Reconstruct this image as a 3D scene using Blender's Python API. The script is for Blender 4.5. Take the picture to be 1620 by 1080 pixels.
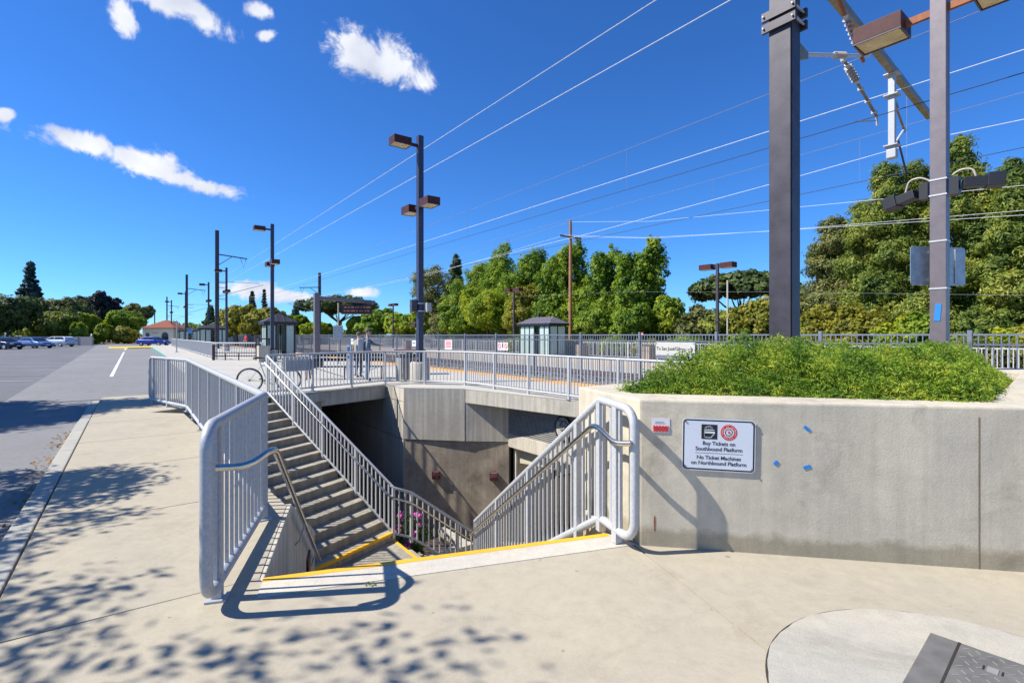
import bpy, bmesh, math, random
import numpy as np
from mathutils import Vector, Matrix
from mathutils.geometry import tessellate_polygon
R = math.radians
random.seed(7)
rng = np.random.default_rng(11)
for o in list(bpy.data.objects):
    bpy.data.objects.remove(o, do_unlink=True)
scene = bpy.context.scene
col = scene.collection

# ---------------------------------------------------------------- camera
cam_d = bpy.data.cameras.new('camera')
cam_d.sensor_width = 36.0
cam_d.lens = 36.0 * 800 / 1620
cam_d.shift_y = -10.0 / 1620
cam_d.clip_start = 0.05
cam_d.clip_end = 5000
cam = bpy.data.objects.new('camera', cam_d)
col.objects.link(cam)
cam.location = (0, 0, 1.6)
cam.rotation_euler = (R(90), 0, 0)
scene.camera = cam

# ---------------------------------------------------------------- light and sky
SUN_EL = R(46)
SUN_AZ = R(7)                      # shadows fall towards (cos, sin) of this
sun_dir = Vector((math.cos(SUN_AZ) * math.cos(SUN_EL), math.sin(SUN_AZ) * math.cos(SUN_EL), -math.sin(SUN_EL)))
sd = bpy.data.lights.new('sun', 'SUN')
sd.energy = 5.0
sd.angle = R(0.5)
sd.color = (1.0, 0.955, 0.87)
sun = bpy.data.objects.new('sun', sd)
col.objects.link(sun)
sun.rotation_euler = sun_dir.to_track_quat('-Z', 'Y').to_euler()
sun.location = (-30, 0, 30)

world = bpy.data.worlds.new('World')
scene.world = world
world.use_nodes = True
wn = world.node_tree.nodes
wl = world.node_tree.links
wn.clear()
w_out = wn.new('ShaderNodeOutputWorld')
w_bg = wn.new('ShaderNodeBackground')
w_bg.inputs['Strength'].default_value = 0.15
wl.new(w_bg.outputs[0], w_out.inputs[0])
sky = wn.new('ShaderNodeTexSky')
sky.sky_type = 'NISHITA'
sky.sun_disc = False
sky.sun_elevation = SUN_EL
to_sun = -sun_dir
sky.sun_rotation = math.atan2(to_sun.x, to_sun.y)
sky.altitude = 1200
sky.air_density = 1.0
sky.dust_density = 0.0
sky.ozone_density = 4.0
hsv = wn.new('ShaderNodeHueSaturation')
hsv.inputs['Saturation'].default_value = 1.1
hsv.inputs['Value'].default_value = 0.84
wl.new(sky.outputs[0], hsv.inputs['Color'])
tint = wn.new('ShaderNodeMixRGB')          # deep, polarised blue
tint.blend_type = 'MULTIPLY'
tint.inputs[0].default_value = 1.0
tint.inputs[2].default_value = (0.35, 0.655, 1.0, 1)
wl.new(hsv.outputs[0], tint.inputs[1])
tc = wn.new('ShaderNodeTexCoord')
DIR = tc.outputs['Generated']


def wmath(op, a, b=None, c=None):
    n = wn.new('ShaderNodeMath')
    n.operation = op
    for i, v in enumerate((a, b, c)):
        if v is None:
            continue
        if isinstance(v, (int, float)):
            n.inputs[i].default_value = v
        else:
            wl.new(v, n.inputs[i])
    return n.outputs[0]


def wdot(vec):
    n = wn.new('ShaderNodeVectorMath')
    n.operation = 'DOT_PRODUCT'
    wl.new(DIR, n.inputs[0])
    n.inputs[1].default_value = vec
    return n.outputs['Value']


def wnoise(scale, detail, rough, dist=0.0):
    n = wn.new('ShaderNodeTexNoise')
    n.inputs['Scale'].default_value = scale
    n.inputs['Detail'].default_value = detail
    n.inputs['Roughness'].default_value = rough
    n.inputs['Distortion'].default_value = dist
    wl.new(DIR, n.inputs['Vector'])
    return n.outputs['Fac']


cl_n1 = wnoise(15, 5, 0.66, 0.6)
cl_n2 = wnoise(48, 4, 0.62, 0.3)
cl_noise = wmath('ADD', wmath('MULTIPLY', cl_n1, 0.72), wmath('MULTIPLY', cl_n2, 0.28))
# azimuth from +Y to the right, elevation, half width, half height (radians), tilt
CLOUDS = [(-16.8, 27.9, .050, .043, 0), (-12.8, 27.3, .058, .040, -14), (-10.1, 26.3, .030, .022, -40),
          (-39.8, 16.1, .075, .019, -4), (-36.6, 15.4, .075, .026, -10), (-32.1, 14.3, .080, .016, -8),
          (-36.6, 28.9, .10, .022, -6), (-31.9, 28.4, .055, .020, -25), (-37.3, 26.4, .018, .026, 20), (-45.0, 17.2, .014, .011, 30),
          (-26.5, 29.9, .020, .014, 10), (-25.9, 28.0, .015, .009, 20),
          (-27.6, 4.5, .050, .021, 0), (-24.2, 4.1, .065, .014, 0), (-16.7, 4.7, .030, .011, 0),
          (110, 35, .14, .05, -15), (-160, 30, .14, .05, 20), (-100, 25, .13, .04, -12)]
rmin = None
for az, el, w, h, tilt in CLOUDS:
    az, el, tilt = R(az), R(el), R(tilt)
    c = Vector((math.sin(az) * math.cos(el), math.cos(az) * math.cos(el), math.sin(el)))
    e1 = Vector((math.cos(az), -math.sin(az), 0))
    e2 = e1.cross(c)
    a1 = e1 * math.cos(tilt) + e2 * math.sin(tilt)
    a2 = -e1 * math.sin(tilt) + e2 * math.cos(tilt)
    mp_ = wn.new('ShaderNodeMapping')
    mp_.vector_type = 'TEXTURE'
    mp_.inputs['Location'].default_value = c
    mp_.inputs['Rotation'].default_value = Matrix((a1, a2, a1.cross(a2))).transposed().to_euler()
    mp_.inputs['Scale'].default_value = (w, h, .25)
    wl.new(DIR, mp_.inputs['Vector'])
    ln = wn.new('ShaderNodeVectorMath')
    ln.operation = 'LENGTH'
    wl.new(mp_.outputs[0], ln.inputs[0])
    rmin = ln.outputs['Value'] if rmin is None else wmath('SMOOTH_MIN', rmin, ln.outputs['Value'], .35)
dens = wmath('ADD', wmath('SUBTRACT', 1.12, rmin), wmath('MULTIPLY', wmath('SUBTRACT', cl_noise, 0.5), 3.0))
mr = wn.new('ShaderNodeMapRange')
mr.interpolation_type = 'SMOOTHERSTEP'
mr.inputs['From Min'].default_value = 0.0
mr.inputs['From Max'].default_value = 0.75
wl.new(dens, mr.inputs['Value'])
shade = wn.new('ShaderNodeMapRange')
shade.inputs['From Min'].default_value = 0.3
shade.inputs['From Max'].default_value = 0.75
wl.new(wnoise(11, 3, 0.5), shade.inputs['Value'])
ccol = wn.new('ShaderNodeMixRGB')
ccol.inputs[1].default_value = (3.1, 3.3, 3.9, 1)
ccol.inputs[2].default_value = (5.4, 5.5, 5.7, 1)
wl.new(shade.outputs[0], ccol.inputs[0])
skymix = wn.new('ShaderNodeMixRGB')
wl.new(mr.outputs[0], skymix.inputs[0])
wl.new(tint.outputs[0], skymix.inputs[1])
wl.new(ccol.outputs[0], skymix.inputs[2])
wl.new(skymix.outputs[0], w_bg.inputs['Color'])
world.cycles.sampling_method = 'MANUAL'
world.cycles.sample_map_resolution = 256

scene.view_settings.view_transform = 'Standard'
scene.view_settings.look = 'None'
scene.view_settings.gamma = 1.0
scene.view_settings.use_curve_mapping = False
scene.view_settings.exposure = 0.55
scene.render.engine = 'CYCLES'

# ---------------------------------------------------------------- helpers
def S(u, v, z=0.0):
    """site frame: u along the tracks (away to the left), v across them (away to the right)"""
    return Vector((-.6 * u + .8 * v, .8 * u + .6 * v, z))


U3 = Vector((-.6, .8, 0))
V3 = Vector((.8, .6, 0))
UANG = math.atan2(.8, -.6)


class MB:
    def __init__(self):
        self.v = []
        self.f = []

    def add(self, vs, fs):
        n = len(self.v)
        self.v += [tuple(p) for p in vs]
        self.f += [tuple(i + n for i in f) for f in fs]
        return self

    def box(self, c, s, ang=0.0, top=1.0):
        """box centred at c with size s, turned by ang about z; top = taper of the upper face"""
        ca, sa = math.cos(ang), math.sin(ang)
        vs = []
        for dz in (-.5, .5):
            k = top if dz > 0 else 1.0
            for dx, dy in ((-.5, -.5), (.5, -.5), (.5, .5), (-.5, .5)):
                x, y = dx * s[0] * k, dy * s[1] * k
                vs.append((c[0] + x * ca - y * sa, c[1] + x * sa + y * ca, c[2] + dz * s[2]))
        return self.add(vs, [(0, 3, 2, 1), (4, 5, 6, 7), (0, 1, 5, 4), (1, 2, 6, 5), (2, 3, 7, 6), (3, 0, 4, 7)])

    def prism(self, poly, z0, z1, holes=()):
        loops = [[Vector((p[0], p[1], 0)) for p in poly]] + [[Vector((p[0], p[1], 0)) for p in h] for h in holes]
        flat = [p for lp in loops for p in lp]
        tris = tessellate_polygon(loops)
        n = len(flat)
        vs = [(p.x, p.y, z0) for p in flat] + [(p.x, p.y, z1) for p in flat]
        fs = []
        for t in tris:
            a, b, c = [flat[i] for i in t]
            up = (b - a).cross(c - a).z > 0
            t = tuple(t) if up else tuple(reversed(t))
            fs.append(tuple(i + n for i in t))
            fs.append(tuple(reversed(t)))
        k = 0
        for lp in loops:
            m = len(lp)
            for i in range(m):
                j = (i + 1) % m
                fs.append((k + i, k + j, k + j + n, k + i + n))
            k += m
        return self.add(vs, fs)

    def sheet(self, poly, z, holes=()):
        loops = [[Vector((p[0], p[1], 0)) for p in poly]] + [[Vector((p[0], p[1], 0)) for p in h] for h in holes]
        flat = [p for lp in loops for p in lp]
        fs = []
        for t in tessellate_polygon(loops):
            a, b, c = [flat[i] for i in t]
            fs.append(tuple(t) if (b - a).cross(c - a).z > 0 else tuple(reversed(t)))
        return self.add([(p.x, p.y, z) for p in flat], fs)

    def tube(self, pts, r, seg=8, cap=True, radii=None, flat=1.0):
        pts = [Vector(p) for p in pts]
        n = len(pts)
        tans = []
        for i in range(n):
            if i == 0:
                t = pts[1] - pts[0]
            elif i == n - 1:
                t = pts[-1] - pts[-2]
            else:
                t = (pts[i + 1] - pts[i]).normalized() + (pts[i] - pts[i - 1]).normalized()
            tans.append(t.normalized())
        ref = Vector((0, 0, 1)) if abs(tans[0].z) < .95 else Vector((0, 1, 0))
        nrm = tans[0].cross(ref).normalized()
        rings = []
        for i in range(n):
            if i:
                nrm = (nrm - tans[i] * nrm.dot(tans[i])).normalized()
            bn = tans[i].cross(nrm)
            k = 1.0
            if 0 < i < n - 1:
                cosang = max(.45, tans[i].dot((pts[i] - pts[i - 1]).normalized()))
                k = 1.0 / cosang if seg <= 4 else 1.0
            rad = (radii[i] if radii else r) * k
            rings.append([pts[i] + nrm * (rad * math.cos(2 * math.pi * (j + .5) / seg)) + bn * (rad * flat * math.sin(2 * math.pi * (j + .5) / seg)) for j in range(seg)])
        vs = [p for rg in rings for p in rg]
        fs = []
        for i in range(n - 1):
            for j in range(seg):
                k = (j + 1) % seg
                fs.append((i * seg + j, i * seg + k, (i + 1) * seg + k, (i + 1) * seg + j))
        if cap:
            fs.append(tuple(reversed(range(seg))))
            fs.append(tuple((n - 1) * seg + j for j in range(seg)))
        return self.add(vs, fs)

    def bar(self, a, b, w, h=None):
        """square bar from a to b, w across, h in the other direction"""
        a, b = Vector(a), Vector(b)
        h = w if h is None else h
        t = (b - a).normalized()
        ref = Vector((0, 0, 1)) if abs(t.z) < .95 else Vector((0, 1, 0))
        x = t.cross(ref).normalized() * (w / 2)
        y = x.normalized().cross(t) * (h / 2)
        vs = [p + sx * x + sy * y for p in (a, b) for sx, sy in ((-1, -1), (1, -1), (1, 1), (-1, 1))]
        return self.add(vs, [(0, 3, 2, 1), (4, 5, 6, 7), (0, 1, 5, 4), (1, 2, 6, 5), (2, 3, 7, 6), (3, 0, 4, 7)])

    def lathe(self, c, prof, seg=20, closed=True):
        vs = []
        for r, z in prof:
            for j in range(seg):
                a = 2 * math.pi * j / seg
                vs.append((c[0] + r * math.cos(a), c[1] + r * math.sin(a), c[2] + z))
        fs = []
        for i in range(len(prof) - 1):
            for j in range(seg):
                k = (j + 1) % seg
                fs.append((i * seg + j, i * seg + k, (i + 1) * seg + k, (i + 1) * seg + j))
        if closed:
            fs.append(tuple(reversed(range(seg))))
            fs.append(tuple((len(prof) - 1) * seg + j for j in range(seg)))
        return self.add(vs, fs)

    def xf(self, m):
        self.v = [tuple(m @ Vector(p)) for p in self.v]
        return self

    def mesh(self, name, mat, bevel=0.0, smooth=False, bseg=2):
        me = bpy.data.meshes.new(name)
        me.from_pydata(self.v, [], self.f)
        bm = bmesh.new()
        bm.from_mesh(me)
        bmesh.ops.recalc_face_normals(bm, faces=bm.faces)
        if bevel:
            bmesh.ops.remove_doubles(bm, verts=bm.verts, dist=1e-5)
            ed = [e for e in bm.edges if len(e.link_faces) == 2 and e.calc_face_angle(0) > .5]
            bmesh.ops.bevel(bm, geom=ed, offset=bevel, segments=bseg, affect='EDGES', profile=.6)
        bm.to_mesh(me)
        bm.free()
        if mat:
            me.materials.append(mat)
        if smooth:
            me.polygons.foreach_set('use_smooth', [True] * len(me.polygons))
            if smooth != 'all':
                me.set_sharp_from_angle(angle=R(62))
        return me


def link(name, me, parent=None, loc=None, rz=None, sc=None):
    o = bpy.data.objects.new(name, me)
    col.objects.link(o)
    if parent:
        o.parent = parent
    if loc is not None:
        o.location = loc
    if rz is not None:
        o.rotation_euler = (0, 0, rz)
    if sc is not None:
        o.scale = sc
    return o


def obj(name, mb, mat, parent=None, bevel=0.0, smooth=False, bseg=2):
    return link(name, mb.mesh(name, mat, bevel, smooth, bseg), parent)


def tag(o, label, cat=None, group=None, kind=None):
    o['label'] = label
    if cat:
        o['category'] = cat
    if group:
        o['group'] = group
    if kind:
        o['kind'] = kind
    return o


def thing(name, label, cat, loc=(0, 0, 0), rz=0.0, group=None):
    o = bpy.data.objects.new(name, None)
    o.empty_display_size = .2
    col.objects.link(o)
    o.location = loc
    o.rotation_euler = (0, 0, rz)
    return tag(o, label, cat, group)


def struct(name, mb, mat, label=None, parent=None, bevel=0.0):
    o = obj(name, mb, mat, parent, bevel)
    if not parent:
        o['kind'] = 'structure'
    if label:
        o['label'] = label
    return o


def copy_tree(o, parent=None):
    c = o.copy()
    col.objects.link(c)
    c.parent = parent
    for ch in [k for k in o.children]:
        copy_tree(ch, c)
    return c


# ---------------------------------------------------------------- materials
def new_mat(name):
    m = bpy.data.materials.new(name)
    m.use_nodes = True
    nt = m.node_tree
    b = nt.nodes['Principled BSDF']
    return m, nt, b


def N(nt, t, **kw):
    n = nt.nodes.new(t)
    for k, v in kw.items():
        if k in n.inputs:
            n.inputs[k].default_value = v
        else:
            setattr(n, k, v)
    return n


def ramp(nt, fac, stops):
    n = nt.nodes.new('ShaderNodeValToRGB')
    el = n.color_ramp.elements
    while len(el) < len(stops):
        el.new(.5)
    for e, (p, c) in zip(el, stops):
        e.position = p
        e.color = (c[0], c[1], c[2], 1)
    nt.links.new(fac, n.inputs[0])
    return n.outputs[0]


def mul(nt, a, b, fac=1.0, mode='MULTIPLY'):
    n = nt.nodes.new('ShaderNodeMixRGB')
    n.blend_type = mode
    n.inputs[0].default_value = fac
    nt.links.new(a, n.inputs[1])
    if hasattr(b, 'links') or hasattr(b, 'is_linked'):
        nt.links.new(b, n.inputs[2])
    else:
        n.inputs[2].default_value = (*b, 1)
    return n.outputs[0]


def gpos(nt, scale=(1, 1, 1)):
    g = nt.nodes.new('ShaderNodeNewGeometry')
    mp = nt.nodes.new('ShaderNodeMapping')
    mp.inputs['Scale'].default_value = scale
    nt.links.new(g.outputs['Position'], mp.inputs[0])
    return mp.outputs[0]


def noise(nt, vec, scale, detail=4, rough=.55, dist=0.0):
    n = N(nt, 'ShaderNodeTexNoise', Scale=scale, Detail=detail, Roughness=rough, Distortion=dist)
    nt.links.new(vec, n.inputs['Vector'])
    return n.outputs['Fac']


def bump(nt, b, h, strength, dist=.01):
    n = N(nt, 'ShaderNodeBump', Strength=strength, Distance=dist)
    nt.links.new(h, n.inputs['Height'])
    nt.links.new(n.outputs[0], b.inputs['Normal'])


def concrete(name, base, var=.16, speck=.2, streak=0.0, rough=.9, big=.5, bmp=.25, stain=0.0, tint=(1, .93, .8), grime=False, spots=0.0):
    m, nt, b = new_mat(name)
    p = gpos(nt)
    lo = tuple(c * (1 - var) * t for c, t in zip(base, (1, 1, 1)))
    hi = tuple(min(1, c * (1 + var) * (.55 + .45 * t)) for c, t in zip(base, tint))
    c = ramp(nt, noise(nt, p, big, 6, .62, .3), [(.32, lo), (.68, hi)])
    f = noise(nt, p, 170, 2, .5)
    c = mul(nt, c, ramp(nt, f, [(.34, (1 - speck,) * 3), (.6, (1.0,) * 3)]))
    md = noise(nt, p, 9, 5, .65)
    c = mul(nt, c, ramp(nt, md, [(.35, (.93, .93, .93)), (.62, (1.02, 1.02, 1.02))]))
    if streak:
        ps = gpos(nt, (5.5, 5.5, .22))
        s = noise(nt, ps, 1.7, 5, .6)
        c = mul(nt, c, ramp(nt, s, [(.42, (1 - streak, 1 - streak, 1 - streak * 1.05)), (.6, (1, 1, 1))]))
    if stain:
        s = noise(nt, p, 1.35, 7, .7, 1.2)
        c = mul(nt, c, ramp(nt, s, [(.30, (1 - stain, 1 - stain * 1.05, 1 - stain * 1.15)), (.46, (1, 1, 1))]))
    if spots:                                # gum and grit spots trodden into the surface
        for sc_, rad in ((1.7, .045), (4.3, .05)):
            vo = N(nt, 'ShaderNodeTexVoronoi', Scale=sc_)
            nt.links.new(p, vo.inputs['Vector'])
            c = mul(nt, c, ramp(nt, vo.outputs['Distance'], [(rad * .6, (1 - spots,) * 3), (rad, (1, 1, 1))]))
        wv = noise(nt, p, 2.2, 8, .75, 2.5)
        c = mul(nt, c, ramp(nt, wv, [(.485, (1, 1, 1)), (.5, (1 - spots * .28,) * 3), (.515, (1, 1, 1))]))
    if grime:                                # splash dirt of uneven height along the foot of the wall
        g = nt.nodes.new('ShaderNodeNewGeometry')
        sx = nt.nodes.new('ShaderNodeSeparateXYZ')
        nt.links.new(g.outputs['Position'], sx.inputs[0])
        n1 = N(nt, 'ShaderNodeMath', operation='MULTIPLY_ADD')
        nt.links.new(noise(nt, p, 5, 6, .7), n1.inputs[0])
        n1.inputs[1].default_value = -.20
        nt.links.new(sx.outputs['Z'], n1.inputs[2])
        c = mul(nt, c, ramp(nt, n1.outputs[0], [(-0.0, (.66, .64, .58)), (.06, (1, 1, 1))]))
    nt.links.new(c, b.inputs['Base Color'])
    b.inputs['Roughness'].default_value = rough
    b.inputs['Specular IOR Level'].default_value = .25
    bump(nt, b, noise(nt, p, 60, 5, .65), bmp, .008)
    return m


def plain(name, colr, rough=.5, metal=0.0, var=.12, scale=6, bmp=0.0, spec=.5, coat=0.0, local=False):
    m, nt, b = new_mat(name)
    if local:
        t = nt.nodes.new('ShaderNodeTexCoord')
        p = t.outputs['Object']
    else:
        p = gpos(nt)
    f = noise(nt, p, scale, 5, .6)
    c = ramp(nt, f, [(.3, tuple(k * (1 - var) for k in colr)), (.7, tuple(min(1, k * (1 + var)) for k in colr))])
    nt.links.new(c, b.inputs['Base Color'])
    b.inputs['Roughness'].default_value = rough
    b.inputs['Metallic'].default_value = metal
    b.inputs['Specular IOR Level'].default_value = spec
    b.inputs['Coat Weight'].default_value = coat
    if bmp:
        bump(nt, b, noise(nt, p, scale * 8, 4, .6), bmp, .004)
    return m


def leafmat(name, stops, scale=.9, trans=.35, rough=.62):
    m, nt, b = new_mat(name)
    p = gpos(nt)
    c1 = noise(nt, p, scale, 4, .65)
    c2 = noise(nt, p, scale * 9, 2, .5)
    mx = N(nt, 'ShaderNodeMath', operation='ADD')
    ml = N(nt, 'ShaderNodeMath', operation='MULTIPLY')
    ml.inputs[1].default_value = .55
    nt.links.new(c2, ml.inputs[0])
    nt.links.new(c1, mx.inputs[0])
    nt.links.new(ml.outputs[0], mx.inputs[1])
    sb = N(nt, 'ShaderNodeMath', operation='SUBTRACT')
    sb.inputs[1].default_value = .27
    nt.links.new(mx.outputs[0], sb.inputs[0])
    c = ramp(nt, sb.outputs[0], [(.34, stops[0]), (.5, stops[1]), (.66, stops[2])])
    nt.links.new(c, b.inputs['Base Color'])
    b.inputs['Roughness'].default_value = rough
    b.inputs['Specular IOR Level'].default_value = .35
    tr = nt.nodes.new('ShaderNodeBsdfTranslucent')
    tcol = mul(nt, c, (1.25, 1.2, .55))
    nt.links.new(tcol, tr.inputs[0])
    mix = nt.nodes.new('ShaderNodeMixShader')
    mix.inputs[0].default_value = trans
    nt.links.new(b.outputs[0], mix.inputs[1])
    nt.links.new(tr.outputs[0], mix.inputs[2])
    out = nt.nodes['Material Output']
    nt.links.new(mix.outputs[0], out.inputs[0])
    return m


def glassy(name, colr, rough=.08, alpha=1.0, trans=0.0):
    m, nt, b = new_mat(name)
    b.inputs['Base Color'].default_value = (*colr, 1)
    b.inputs['Roughness'].default_value = rough
    b.inputs['Transmission Weight'].default_value = trans
    b.inputs['Alpha'].default_value = alpha
    return m


M = {}
M['walk'] = concrete('walk_concrete', (.455, .408, .318), var=.09, speck=.12, big=.45, bmp=.08, stain=.13, spots=.35)
M['walk2'] = concrete('strip_concrete', (.60, .56, .48), var=.10, speck=.22, big=.8, bmp=.2, stain=.12)
M['pad'] = concrete('pad_concrete', (.47, .445, .385), var=.10, speck=.18, big=1.6, bmp=.25, stain=.2)
M['kerb'] = concrete('kerb_concrete', (.43, .42, .38), var=.12, speck=.22, big=.9)
M['joint'] = concrete('joint_dirt', (.055, .05, .045), var=.3)
M['wall'] = concrete('planter_concrete', (.62, .565, .455), var=.15, speck=.14, streak=.10, big=1.1, stain=.27, bmp=.2, grime=True)
M['coping'] = concrete('coping_concrete', (.56, .52, .41), var=.12, speck=.14, streak=.0, big=1.2, stain=.12)
M['pier'] = concrete('pier_concrete', (.60, .56, .48), var=.10, speck=.12, streak=.22, big=.7, stain=.1)
M['rough'] = concrete('rough_concrete', (.45, .385, .305), var=.34, speck=.3, streak=.12, big=1.0, bmp=1.0, stain=.3)
M['step'] = concrete('step_concrete', (.42, .385, .31), var=.15, speck=.2, streak=.22, big=1.4, stain=.2)
M['beam'] = concrete('beam_concrete', (.54, .51, .44), var=.10, speck=.10, streak=.2, big=1.2, stain=.12)
M['plat'] = concrete('platform_concrete', (.50, .48, .43), var=.08, speck=.12, big=.5, stain=.1)
M['beige'] = concrete('tunnel_plaster', (.62, .57, .47), var=.08, speck=.05, big=1.0)
M['beigebin'] = concrete('ribbed_concrete', (.46, .37, .28), var=.1, speck=.2)
M['asphalt'] = concrete('asphalt', (.19, .19, .20), var=.14, speck=.45, big=.25, bmp=.6, stain=.28, tint=(1, 1, 1), spots=.35)
M['road'] = concrete('road_asphalt', (.27, .265, .26), var=.10, speck=.35, big=.18, bmp=.5, stain=.2, tint=(1, 1, 1), spots=.3)
M['earth'] = concrete('earth', (.16, .135, .09), var=.3, speck=.3, big=.2)
M['ballast'] = concrete('ballast_stone', (.20, .185, .17), var=.2, speck=.65, big=.8, bmp=1.0)
M['ballast_b'] = plain('ballast_chips', (.22, .20, .18), .95, var=.5, scale=9)
M['tactile'] = plain('tactile_yellow', (.72, .36, .075), .75, var=.12, scale=3)
M['yellow'] = plain('yellow_paint', (.88, .44, .015), .55, var=.07, scale=14, bmp=.1)
M['kerbyellow'] = plain('kerb_yellow', (.8, .52, .03), .6)
M['kerbgreen'] = plain('kerb_green', (.07, .30, .22), .6)
M['white'] = plain('white_paint', (.78, .78, .76), .6, var=.1, scale=5)
M['galv'] = plain('galvanized_steel', (.50, .505, .51), .55, metal=.2, var=.12, scale=40, bmp=.06)
M['galv2'] = plain('weathered_galvanized', (.41, .42, .435), .55, metal=.2, var=.14, scale=45, bmp=.06)
M['fence'] = plain('fence_bluegrey', (.20, .225, .27), .5, metal=.35, var=.1)
M['steel'] = plain('stainless_steel', (.62, .57, .49), .2, metal=1.0, var=.08, scale=20)
M['bronze'] = plain('bronze_paint', (.055, .045, .055), .42, var=.2, scale=4, bmp=.1)
M['lampbrown'] = plain('lamp_brown', (.075, .026, .026), .5, var=.25, scale=8, spec=.2)
M['worn'] = plain('worn_paint', (.42, .42, .42), .8, var=.25, scale=3)
M['lamppost'] = plain('lamp_post_paint', (.17, .145, .155), .45, metal=.2, var=.12, scale=7)
M['bluepost'] = plain('blue_black_post', (.045, .05, .085), .4, metal=.2, var=.15, scale=5)
M['ohl'] = plain('mast_paint', (.052, .046, .058), .48, metal=.2, var=.28, scale=3.5, bmp=.12)
M['boom'] = plain('boom_steel', (.27, .22, .15), .5, metal=.5, var=.25, scale=5)
M['rust'] = plain('rusty_arm', (.30, .10, .035), .7, var=.3, scale=9)
M['lens'] = plain('lamp_lens', (.62, .52, .30), .35, var=.3, scale=5)
M['black'] = plain('black_metal', (.018, .018, .02), .45, var=.1)
M['blackrubber'] = plain('black_rubber', (.02, .02, .02), .8)
M['insul'] = plain('insulator', (.42, .36, .30), .35, var=.2, scale=30)
M['wirew'] = plain('bright_wire', (.72, .73, .74), .5, metal=.2)
M['wireb'] = plain('dark_wire', (.03, .032, .045), .5)
M['wireg'] = plain('grey_wire', (.22, .24, .30), .5)
M['wood'] = plain('wood_pole', (.34, .16, .07), .85, var=.25, scale=3)
M['woodgrey'] = plain('grey_wood', (.20, .16, .13), .85, var=.25, scale=3)
M['tie'] = plain('tie_concrete', (.26, .21, .17), .9, var=.2)
M['railtop'] = plain('rail_steel', (.24, .16, .12), .5, metal=.6, var=.2)
M['corr'] = plain('corrugated_steel', (.34, .33, .30), .6, metal=.3, var=.14, scale=4)
M['signw'] = plain('sign_white', (.66, .70, .76), .35, var=.03)
M['signk'] = plain('sign_black', (.012, .012, .015), .4)
M['signr'] = plain('sign_red', (.62, .035, .025), .4)
M['signg'] = plain('sign_back_grey', (.33, .40, .45), .4, metal=.3, var=.2, scale=12)
M['signbeige'] = plain('sign_beige', (.55, .54, .48), .5, var=.04)
M['brass'] = plain('rusty_screw', (.22, .09, .04), .6)
M['tape'] = plain('blue_tape', (.015, .22, .62), .55)
M['paper'] = plain('paper', (.72, .68, .70), .7, var=.06)
M['cover'] = plain('steel_cover', (.15, .145, .135), .55, metal=.05, var=.25, scale=7, bmp=.2)
M['shglass'] = plain('shelter_glass', (.42, .53, .48), .12, var=.06, scale=1)
M['shframe'] = plain('shelter_frame', (.014, .018, .018), .4)
M['shroof'] = plain('shelter_roof', (.075, .065, .075), .45, metal=.3)
M['shroof2'] = plain('shelter_roof_lilac', (.24, .215, .24), .45, metal=.3)
M['led'] = plain('led_panel', (.012, .01, .012), .3)
mled, nt_, b_ = new_mat('led_amber')
b_.inputs['Base Color'].default_value = (.22, .075, .03, 1)
b_.inputs['Emission Color'].default_value = (1, .32, .08, 1)
b_.inputs['Emission Strength'].default_value = .03
M['ledt'] = mled
M['skin'] = plain('skin', (.55, .33, .24), .55, var=.05)
M['hair'] = plain('hair', (.10, .085, .07), .8)
M['jacket'] = plain('jacket_greyblue', (.17, .20, .255), .85, var=.25, scale=9)
M['jacket2'] = plain('jacket_tan', (.36, .30, .23), .85, var=.2, scale=9)
M['jeans'] = plain('jeans', (.055, .10, .19), .85, var=.2, scale=10)
M['redcloth'] = plain('red_cloth', (.50, .04, .05), .8)
M['stucco'] = plain('stucco', (.62, .56, .43), .9, var=.06, scale=2)
M['tile'] = plain('roof_tile', (.36, .115, .065), .8, var=.25, scale=6)
M['door'] = plain('green_door', (.03, .12, .12), .5)
M['glassdark'] = glassy('car_glass', (.025, .035, .05), .06)
M['cblue'] = plain('car_blue', (.012, .025, .22), .25, metal=.3, var=.04, coat=.8)
M['cnavy'] = plain('car_navy', (.012, .016, .045), .22, metal=.3, var=.04, coat=.8)
M['csky'] = plain('car_lightblue', (.12, .20, .40), .25, metal=.4, var=.04, coat=.8)
M['cwhite'] = plain('car_white', (.62, .67, .72), .25, var=.03, coat=.8)
M['chrome'] = plain('alloy', (.55, .56, .58), .25, metal=1.0)
M['ctail'] = plain('tail_red', (.4, .02, .02), .3)
M['chead'] = plain('head_lamp', (.75, .78, .8), .1)
M['mint'] = plain('bike_mint', (.45, .62, .55), .35)
M['brownwood'] = plain('table_wood', (.23, .09, .055), .7, var=.2)
M['bark'] = plain('bark', (.11, .085, .06), .95, var=.35, scale=5, bmp=.8)
M['soil'] = plain('soil', (.09, .065, .045), .95, var=.3)
M['lightpink'] = plain('red_light_cover', (.38, .16, .17), .4)
M['lightbox'] = plain('dark_red_box', (.07, .02, .02), .5)
M['pink'] = plain('oleander_pink', (.75, .10, .48), .6, var=.15, scale=30)
M['dull'] = plain('dull_grey_wall', (.27, .26, .245), .85, var=.1)
M['hedgewall'] = plain('beige_fence', (.40, .36, .33), .85, var=.08)
M['l_bush'] = leafmat('leaf_juniper', ((.050, .120, .012), (.165, .290, .018), (.42, .46, .05)), 4.0, .35)
M['l_green'] = leafmat('leaf_bright', ((.060, .130, .013), (.165, .280, .020), (.36, .42, .045)), .8, .42)
M['l_lime'] = leafmat('leaf_lime', ((0.105, 0.186, 0.011), (0.263, 0.357, 0.021), (0.500, 0.500, 0.046)), .6, .45)
M['l_gold'] = leafmat('leaf_golden', ((.11, .12, .014), (.27, .27, .028), (.44, .40, .07)), .9, .4)
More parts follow.
